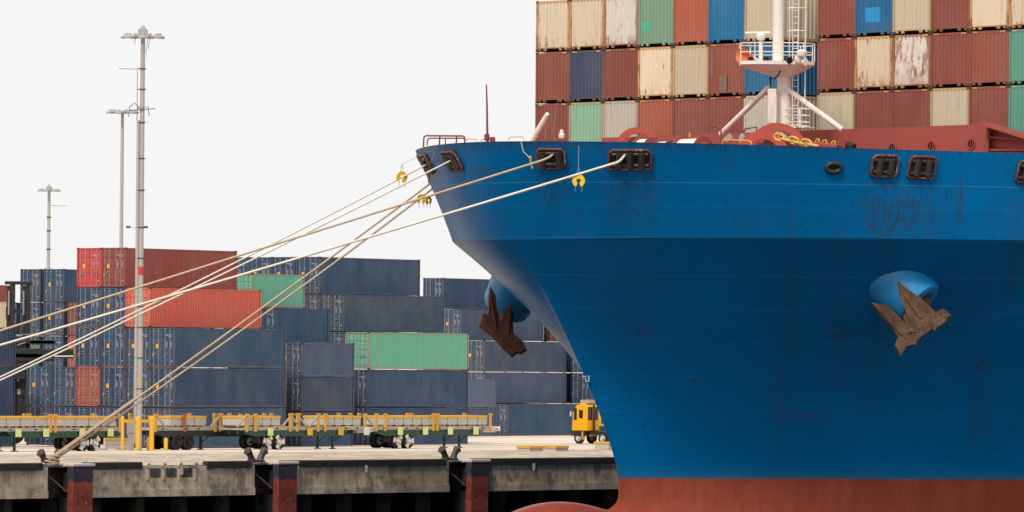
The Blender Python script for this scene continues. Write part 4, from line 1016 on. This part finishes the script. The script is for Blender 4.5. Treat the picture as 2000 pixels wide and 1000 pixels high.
loose_bin(1190, 24, 'bin half hidden behind the ship stem', 1.2, 1.1, .8)
loose_bin(207, 90, 'low grey bin behind the yellow guard posts', 2.4, 1.2, .8)

# ------------------------------------------------------------------ guard posts
def gp(x, D): return ground_at(x, D)
PY = plain('post_bright_yellow', rgb(232, 176, 44, .92), .55, 0, .35, (.25, .14, .06), 1.2)
def guard_posts():
    a, b, c = gp(239, 378.5), gp(269.5, 379.5), gp(296, 380.5)
    r = thing('barrier_posts', 'tall yellow guard posts joined by crossbars in front of the light mast', 'guard posts', b, 0)
    for p, rr in ((a, .115), (b, .17), (c, .165)):
        m = MB(); q = p - b; m.lathe([(0, rr), (2.22, rr), (2.32, rr * .8), (2.37, 0)], q, (0, 0, 1), 18); m.build('post', PY, r)
    for p, q in ((a, b), (b, c)):
        m = MB(); m.bar(p - b + Vector((.1, 0, 2.02)), q - b + Vector((-.15, 0, 2.02)), .16, .22); m.build('crossbar', PY, r)
    o = thing('bollard_post', 'short yellow bollard right of the tall guard posts', 'bollard', gp(324, 381), 0)
    m = MB(); m.lathe([(0, .13), (.8, .13), (.86, .1), (.89, 0)], (0, 0, 0), (0, 0, 1), 16); m.build('post', PY, o)
    o = thing('bollard_post', 'short yellow bollard just left of the thick right guard post', 'bollard', gp(289.5, 383), 0)
    m = MB(); m.lathe([(0, .11), (.82, .11), (.88, .08), (.9, 0)], (0, 0, 0), (0, 0, 1), 16); m.build('post', PY, o)
    o = thing('electrical_cabinet', 'grey electrical cabinet at the foot of the light mast', 'cabinet', gp(256, 384), 0)
    m = MB(); m.box(-.3, -.2, 1.2, .25, .2, 2.1); m.box(-.18, -.15, .0, .2, .15, 1.2); m.build('box', plain('cabinet_grey', rgb(176, 172, 166, .75), .6), o)
guard_posts()

# ------------------------------------------------------------------ light masts
MASTM = plain('mast_concrete', rgb(196, 193, 188, .70), .8, 0, .35, (.3, .26, .22), .6)
def light_mast(x, D, ytop, r0, r1, label, spread, n, collars=True, paint=False, box=True, arms=True):
    b = ground_at(x, D); top = atD(x, ytop, D).z; Hh = top - b.z
    r = thing('light_mast', label, 'light mast', b, 0, 'floodlight masts over the yard')
    m = MB(); m.lathe([(0, r0), (Hh * .35, r0 * .96), (Hh, r1)], (0, 0, 0), (0, 0, 1), 16); m.build('pole', MASTM, r)
    m = MB(); m.lathe([(Hh - .12, .1), (Hh - .12, spread * .55), (Hh - .02, spread * .55), (Hh - .02, .1)], (0, 0, 0), (0, 0, 1), 24)
    if box: m.box(-.55 * spread / 2.0, -.4, Hh - .02, .5 * spread / 2.0, .4, Hh + .38); m.lathe([(Hh + .38, .2), (Hh + .6, .12), (Hh + .66, 0)], (0, 0, 0), (0, 0, 1), 10)
    m.build('head_frame', MASTM, r)
    for i in range(n):
        a = 2 * PI * i / n + .3; c = Vector((math.cos(a) * spread, math.sin(a) * spread * .9, Hh - .12 + .06 * math.sin(a)))
        m = MB(); m.lathe([(-.10, 0), (-.10, .34), (-.02, .40), (.06, .36), (.09, .16), (.22, .12), (.24, 0)], c, (0.15 * math.cos(a), .15 * math.sin(a), 1), 14); m.tube([Vector((math.cos(a) * spread * .4, math.sin(a) * spread * .4, Hh - .08)), c], .05, 5)
        m.build('floodlight', MASTM, r)
    if collars:
        for yy in (135, 175, 240, 310, 372, 445, 505, 560, 600, 640, 700, 760):
            z = atD(x, yy, D).z - b.z
            if z < Hh - 1: m = MB(); m.box(-r0 - .14, -r0 * 1.06, z, r0 + .04, r0 * 1.06, z + .05); m.build('strap', BLACKF, r)
        m = MB(); xo = -r0 - .05; m.tube([(xo, -.12, .5), (xo, -.12, atD(x, 235, D).z - b.z)], .11, 8); m.build('conduit', MASTM, r)
        m = MB(); z1 = atD(x, 135, D).z - b.z; m.tube([(-.35, 0, z1 - 2.8), (-.35, 0, z1 - .1), (-.45, 0, z1), (-1.6, 0, z1 + .02)], .022, 5)
        zb = atD(x, 212, D).z - b.z
        m.tube([(-.1, -.2, zb), (-.5, -.25, zb + .35), (-.85, -.25, zb + .1), (-.9, -.25, zb - .6)], .03, 5); m.tube([(-.1, -.2, zb - .2), (-.3, -.25, zb + .1), (-.35, -.25, zb - .8)], .03, 5); m.tube([(0, -.2, zb), (.4, -.25, zb + .15), (.5, -.25, zb - .5)], .03, 5); m.tube([(-.9, -.2, zb - .15), (.9, -.2, zb + .0)], .03, 5)
        m.build('bracket', plain('bracket_brown', (.16, .11, .09), .7), r)
        m = MB()
        for dx, l in ((-.45, .6), (.35, 1.6), (.5, 1.0)): m.tube([(dx, -.3, Hh - .2), (dx - .1, -.3, Hh - .2 - l * .6), (dx, -.3, Hh - .2 - l), (dx + .12, -.3, Hh - .2 - l * .6), (dx + .02, -.3, Hh - .25)], .018, 5)
        m.build('cable', BLACKF, r)
    if arms and not collars:
        z1 = Hh * .62; m = MB(); m.tube([(-.2, 0, z1 + 1), (-.9, 0, z1 + .6), (-1, 0, z1 - .8)], .03, 5); m.tube([(.2, 0, z1 + 1), (.9, 0, z1 + .6), (1, 0, z1 - .8)], .03, 5); m.tube([(0, 0, Hh - 2), (2.2, 0, Hh - 2.05)], .025, 5)
        for z in (Hh - 3.5, Hh - 5.2, Hh - 7.5): m.box(-.25, -.25, z, .3, .25, z + .12)
        m.build('bracket', BLACKF, r)
    if paint:
        m = MB(); za = atD(x, 537, D).z - b.z; zb = atD(x, 521, D).z - b.z; rr = r0 * .99; rr = r0 + .006; m.lathe([(za, rr), (zb, rr)], (.0, 0, 0), (0, 0, 1), 18); m.build('red_band', plain('band_red', rgb(205, 60, 62, .9), .7), r)
        for a0 in (-2.9, -2.0, -1.1):
            m = MB(); za = atD(x, 757, D).z - b.z; zb = atD(x, 737, D).z - b.z; m.lathe([(za, r0 + .004), (zb, r0 + .004)], (0, 0, 0), (0, 0, 1), 6, True, a0, a0 + .45); m.build('yellow_band', PY, r)
    return r
light_mast(271.5, 382, 68, .20, .15, 'tallest pale light mast with straps and cables, behind the yellow posts', 1.15, 7, paint=True)
light_mast(233, 481, 216, .19, .13, 'plain slim light mast just left of the tallest one', 1.05, 6, collars=False, box=False, arms=False)
light_mast(91, 700, 370, .26, .18, 'distant light mast at the far left with hoop brackets', 1.15, 6, collars=False)
def small_mast():
    b = ground_at(264, 760); top = atD(264, 445, 760).z - b.z
    r = thing('lamp_post', 'distant lamp post with a crossarm, half hidden by the tallest mast', 'lamp post', b, 0)
    m = MB(); m.lathe([(0, .2), (top + .3, .15)], (0, 0, 0), (0, 0, 1), 10); m.build('pole', MASTM, r)
    m = MB(); m.bar((-1.4, 0, top), (1.4, 0, top), .08, .1); m.build('crossarm', MASTM, r)
    for x in (-1.35, -1.05, 1.0, 1.3): m = MB(); m.lathe([(top, .16), (top + .25, .12), (top + .3, 0)], (x, 0, 0), (0, 0, 1), 8); m.build('lamp', BLACKF, r)
small_mast()

# ------------------------------------------------------------------ container handler at the left
def handler():
    D = 430.0; b = ground_at(60, D); k = D / F
    BK = plain('handler_black', (.016, .016, .018), .5, 0, .4, (.06, .05, .045), 1.5); CH = plain('cylinder_chrome', (.35, .35, .36), .3, .7, .1)
    r = thing('container_handler', 'black mast and spreader of a container handler between the stacks', 'lift truck', b, 0)
    def L(x, y, d=0.0): return atD(x, y, D + d) - b
    for xa, xb in ((14, 31), (44, 62)):
        m = MB(); p = L((xa + xb) / 2 - 1, 552); q = L((xa + xb) / 2 + 1, 868); wd = 9 * k
        m.box(p.x - wd * .1, -.3, max(q.z, .2), p.x + wd * .9, .3, p.z); m.box(p.x - wd * .8, -.12, max(q.z, .2) + 3.5, p.x - wd * .1, .12, p.z - .3); m.build('mast_rail', BK, r)
        m = MB(); c = L(xa + 2 if xa > 30 else xa + 3.5, 570); m.tube([(c.x + .05, -.36, L(0, 615).z), (c.x + .05, -.36, L(0, 568).z)], .09, 10); m.build('lift_cylinder', CH, r)
    m = MB(); a, c = L(10, 549), L(64, 556); m.box(a.x, -.4, c.z, c.x, .4, a.z); m.build('mast_head', BK, r, bevel=.05)
    m = MB(); a, c = L(20, 604), L(52, 611); m.box(a.x, -.25, c.z, c.x, .25, a.z); a, c = L(12, 600), L(18, 612); m.box(a.x, -.3, c.z - .4, c.x, .3, a.z); m.build('cross_member', BK, r)
    m = MB(); m.bar(L(56, 615), L(30, 650), .12, .15); m.build('brace', BK, r)
    m = MB()
    for xa, ya, xb, yb in ((30, 664, 110, 672), (60, 664, 108, 672), (28, 681, 145, 700), (32, 690, 85, 706), (88, 700, 108, 706)):
        a, c = L(xa, ya), L(xb, yb); m.box(a.x, -.9, c.z, c.x, -.4, a.z)
    m.box(L(30, 0).x, -.8, L(0, 740).z, L(60, 0).x, -.3, L(0, 660).z)
    m.build('spreader', BK, r, bevel=.04)
    m = MB(); m.tube([L(33, 654) + Vector((0, -.9, 0)), L(110, 651) + Vector((0, -.9, 0)), L(110, 664) + Vector((0, -.9, 0))], .035, 5); m.tube([L(33, 654) + Vector((0, -.9, 0)), L(30, 664) + Vector((0, -.9, 0))], .035, 5)
    m.tube([L(36, 674) + Vector((0, -.95, 0)), L(52, 669) + Vector((0, -.95, 0))], .05, 5); m.build('hose', plain('hose_grey', (.25, .25, .24), .6), r)
    m = MB(); m.tube([L(108, 696) + Vector((0, -1, 0)), L(145, 696) + Vector((0, -1, 0))], .06, 8); m.build('side_shift_cylinder', CH, r)
    m = MB(); a, c = L(65, 674), L(80, 680); m.box(a.x, -.98, c.z, c.x, -.91, a.z); a, c = L(61, 703), L(75, 716); m.box(a.x, -.6, c.z, c.x, -.3, a.z); m.build('panel', plain('panel_green', rgb(90, 150, 110, .8), .6), r)
    m = MB(); a, c = L(28, 730), L(62, 850); m.box(a.x, .2, c.z, c.x, 2.2, a.z); m.build('cab_body', BK, r, bevel=.1)
    m = MB(); a, c = L(33, 760), L(40, 770); m.box(a.x, .17, c.z, c.x, .2, a.z); a, c = L(33, 730), L(37, 745); m.box(a.x, .17, c.z, c.x, .2, a.z); m.build('work_lamp', RIM, r)
    for x in (26, 66):
        tm, rm = MB(), MB(); p = L(x, 850); wheel(tm, rm, p.x, .6, .8, .8, .7, -1); wo = tm.build('wheel', TYRE, r); rm.build('rim', BK, wo)
    return r
handler()

# ------------------------------------------------------------------ yellow yard tractor, seen from behind
def tractor():
    p = ground_at(1147, 450); rot = math.atan2(-V.y, -V.x)         # local x = forward, away to the left; local y = left side
    TY = plain('tractor_yellow', rgb(246, 176, 12, .95), .4, 0, .2, (.2, .1, .04), 1.0, spec=.5); GL = plain('cab_glass', (.03, .026, .028), .12, 0, 0)
    r = thing('yard_tractor', 'yellow terminal tractor parked behind the ship stem', 'truck', p, rot)
    # local y runs to the truck's left = towards the camera's left (-U)
    m = MB(); m.prism([(0, -1.7, 1.05), (0, -1.7, 3.05), (.5, -1.7, 3.22), (1.15, -1.7, 3.1), (1.55, -1.7, 2.5), (1.65, -1.7, 1.05)], (0, 1.75, 0)); cab = m.build('cab', TY, r, bevel=.06)
    for a, b in ((-.55, -.05), (-1.25, -.75)):
        m = MB(); m.box(-.02, a, 1.9, -.002, b, 2.95); m.build('window', GL, cab)
    m = MB(); m.box(.45, .052, 2.05, .85, .06, 2.7); m.box(1.1, .052, 1.9, 1.4, .06, 2.85); m.build('window', GL, cab)
    m = MB(); m.tube([(-.12, -.65, 1.0), (-.12, -.65, 3.1)], .09, 10); m.build('exhaust', BLACKF, r)
    m = MB(); m.box(.15, -1.5, 3.24, 1.0, -.25, 3.52); m.build('air_conditioner', plain('ac_tan', rgb(200, 172, 150, .85), .7), r)
    m = MB(); m.tube([(1.5, .0, 2.4), (1.55, .25, 2.45)], .02, 5); m.box(1.5, .22, 2.2, 1.56, .36, 2.6); m.build('mirror', PLACW, r)
    m = MB(); m.box(-3.2, -1.3, .75, 2.0, -1.1, .98); m.box(-3.2, -.6, .75, 2.0, -.4, .98); m.box(.3, -1.6, .62, 1.7, -.0, 1.04); m.build('chassis', BLACKF, r)
    m = MB(); m.bar((.45, .02, 1.0), (.45, .02, .35), .2, .12); m.bar((.0, -.3, .68), (.0, -1.0, .68), .1, .1); m.build('step', ORA, r)
    m = MB(); m.box(-2.7, -1.7, 1.08, -1.0, -.3, 1.45); m.build('fifth_wheel', GREEN, r); m = MB(); m.box(-2.4, -1.5, 1.45, -1.1, -.4, 1.62); m.build('deck_plate', plain('ac_tan', (.5, .4, .3), .7), r)
    for x, ys in ((.95, (-.12, -1.6)), (-1.75, (.0, -.34, -1.5, -1.8))):
        for y in ys:
            tm, rm = MB(), MB(); wheel(tm, rm, x, y, .5, .5, .28, 1 if y > -.7 else -1); wo = tm.build('wheel', TYRE, r); rm.build('rim', RIM, wo)
    m = MB(); m.box(-3.24, -1.55, .75, -3.2, -1.4, .87); m.box(-3.24, -.55, .75, -3.2, -.40, .87); m.build('tail_light', plain('lens_red', (.5, .02, .02), .3), r)
tractor()

# =================================================================== MOORING ROPES
ROPEM = plain('rope_cream', rgb(236, 226, 206, .95), .85, 0, .3, (.3, .22, .15), .4, streak=1, world=True)
ROPEB = plain('rope_tan', rgb(206, 178, 148, .95), .9, 0, .35, (.2, .14, .1), .4, streak=1, world=True)
def rope(p, q, sag, r, mat, label, extra=None, n=60):
    pts = list(extra or [])
    for i in range(n + 1):
        t = i / n; a = p.lerp(q, t); a.z -= sag * 4 * t * (1 - t); pts.append(a)
    m = MB(); m.tube(pts, r, 8); o = m.build('mooring_rope', mat); tag(o, label, 'rope', 'mooring lines from the bow to the quay')
    return pts
bz = PROFILE[0][1]
def bol(i, dz=.42, dt=0.0): return Q(BOLL_T[i] + dt, .55, bz + dz)
h1 = hull_hit(834, 321)[0]; h2 = hull_hit(886, 311)[0]; h3 = hull_hit(1082, 300)[0]; h4 = hull_hit(1222, 301)[0]
def off(h, x, y, d): return atD(x, y, h.y - d)
R1 = rope(off(h1, 834, 321, .25), bol(3, .5), .25, .04, ROPEM, 'cream mooring rope from the foremost fairlead, upper of the close pair on the left', [off(h1, 838, 318, .0)])
R2 = rope(off(h2, 872, 318, .3), bol(3, .5, .35), .2, .04, ROPEM, 'cream mooring rope from the second fairlead, lower of the close pair', [off(h2, 886, 311, .1)])
R3 = rope(off(h3, 1060, 313, .3), bol(4, .4, 0), .0, .05, ROPEB, 'tan mooring rope crossing the bow from the third fairlead, highest at the left edge', [off(h3, 1082, 300, .1), off(h3, 1073, 307, .2)])
R4 = rope(off(h4, 1206, 317, .3), bol(4, .4, .3), .15, .055, ROPEM, 'long cream mooring rope crossing the hull from the widest fairlead', [off(h4, 1222, 301, .1), off(h4, 1213, 312, .2)])
SB = atD(868, 337.5, 264); SB2 = atD(874, 346, 264)
R5 = rope(SB, bol(2, .35, .1), .12, .05, ROPEB, 'tan rope behind the bow to the roped bollard, left of its pair')
R6 = rope(SB2, bol(2, .3, .3), .25, .05, ROPEB, 'tan rope behind the bow to the roped bollard, right of its pair')
def rope_turns():
    m = MB(); c = bol(2, 0)
    for k in range(5):
        pts = []
        for j in range(33):
            t = 2 * PI * j / 32; pts.append(c + U * (math.cos(t) * (.50 - k * .02) + .02 * k) + V * math.sin(t) * .36 + Vector((0, 0, .12 + k * .075 + .1 * math.cos(t + k))))
        m.tube(pts, .045, 7)
    o = m.build('rope_turns', ROPEB); tag(o, 'turns of tan rope wound round the left twin bollard', 'rope')
    m = MB(); a, b = R5[-1], R5[-14]; 
    for k in range(3):
        off_ = Vector((.08 * math.cos(k * 2), 0, .08 * math.sin(k * 2))); m.tube([a.lerp(b, t) + off_ * (1 - t * .4) for t in (0, .25, .5, .75, 1)], .04, 6)
    o = m.build('rope_bundle', ROPEB); tag(o, 'bundled rope ends lashed along the line above the left bollard', 'rope')
rope_turns()

# ------------------------------------------------------------------ rat guards
RG = plain('ratguard_yellow', rgb(248, 200, 18, .95), .5, 0, .15, (.3, .2, .05), 1.5)
def rat_guard(x, y, rpx, D, facing, label, slot=0.0, line_to=None, tilt=0.0):
    c = atD(x, y, D); r = rpx * D / F; n = Vector(facing).normalized(); up = Vector((0, 0, 1)); a = n.cross(up).normalized(); b = a.cross(n)
    m = MB(); vs = []; K = 26; a0 = math.radians(-90 + 22); 
    outer, inner = [], []
    for i in range(K + 1):
        t = a0 + (2 * PI - 2 * math.radians(22)) * i / K + slot
        outer.append(c + (a * math.cos(t) + b * math.sin(t)) * r); inner.append(c + (a * math.cos(t) + b * math.sin(t)) * r * .34)
    m.add([p - n * .02 for p in outer + inner] + [p + n * .02 for p in outer + inner], [(i, i + 1, K + 2 + i, K + 1 + i) for i in range(K)] + [(2 * K + 2 + i, 2 * K + 3 + i, 3 * K + 4 + i, 3 * K + 3 + i) for i in range(K)] + [(i, i + 1, 2 * K + 3 + i, 2 * K + 2 + i) for i in range(K)] + [(K + 1 + i, K + 2 + i, 3 * K + 4 + i, 3 * K + 3 + i) for i in range(K)] + [(0, K + 1, 3 * K + 3, 2 * K + 2), (K, 2 * K + 1, 4 * K + 3, 3 * K + 2)])
    o = m.build('rat_guard', RG); tag(o, label, 'rat guard', 'yellow rat guards on the mooring ropes')
    m = MB()
    for sx in (-.55, .5): m.tube([c + a * r * sx - b * r * .7, c + a * r * sx - b * r * 1.7], .012, 4)
    if line_to is not None:
        e = line_to; m.tube([c + a * r * .3 + b * r * .8, c + b * r * 2.2, e], .012, 4); m.tube([c - a * r * .3 + b * r * .8, c + b * r * 2.2], .012, 4)
    m.build('hanging_line', plain('line_grey', (.35, .3, .27), .7), o)
def nearest(pts, x):
    best = min(pts, key=lambda p: abs(proj(p)[0] - x)); return best
g1 = nearest(R1, 785); g4 = nearest(R4, 1130)
rat_guard(785, 346, 11.5, g1.y, (.45, -1, 0), 'bright yellow rat guard hanging highest on the upper rope left of the bow', .35, hull_hit(858, 300)[0] + Vector((0, 0, .3)))
rat_guard(1130, 353, 12.5, g4.y, (-.1, -1, 0), 'yellow rat guard on the rope in front of the blue hull', 0, hull_hit(1130, 285)[0] - Vector((0, .25, 0)))
rat_guard(823, 389, 10, nearest(R5, 823).y, (.5, -1, 0), 'left of two dull yellow rat guards beside the hull edge', .1)
rat_guard(837, 391, 9, nearest(R6, 837).y, (.9, -.7, 0), 'right of two dull yellow rat guards beside the hull edge', -.1)
def hull_lines():
    m = MB(); ln = [(1018, 276), (1022, 294), (1034, 306), (1037, 312)]
    pts = [hull_hit(x, y + 2)[0] - Vector((0, .2, 0)) for x, y in ln]; m.tube(pts, .025, 5); o = m.build('heaving_line', ROPEM); tag(o, 'thin cream line hanging from the bow rail to the third rope', 'rope')
    m = MB(); m.tube([hull_hit(x, y)[0] - Vector((0, .35, 0)) for x, y in ((1036, 306), (1037, 318), (1040, 329))], .05, 6); o = m.build('guard_edge', RG); tag(o, 'yellow rat guard seen edge-on beside the third fairlead', 'rat guard')
    m = MB(); m.tube([off(hull_hit(845, 320)[0], x, y, .4) for x, y in ((839, 318), (838, 330), (838, 345), (837, 358))], [.05, .06, .05, .03], 6); o = m.build('guard_edge', DRUST); tag(o, 'rusty rat guard seen edge-on at the foremost fairlead', 'rat guard')
    m = MB(); m.tube([off(hull_hit(858, 286 + 8)[0], 856, 284, .1), off(hull_hit(845, 320)[0], 840, 318, .4)], .012, 4); o = m.build('guard_line', ROPEM); tag(o, 'thin line from the bow rail down to the foremost fairlead', 'rope')
hull_lines()
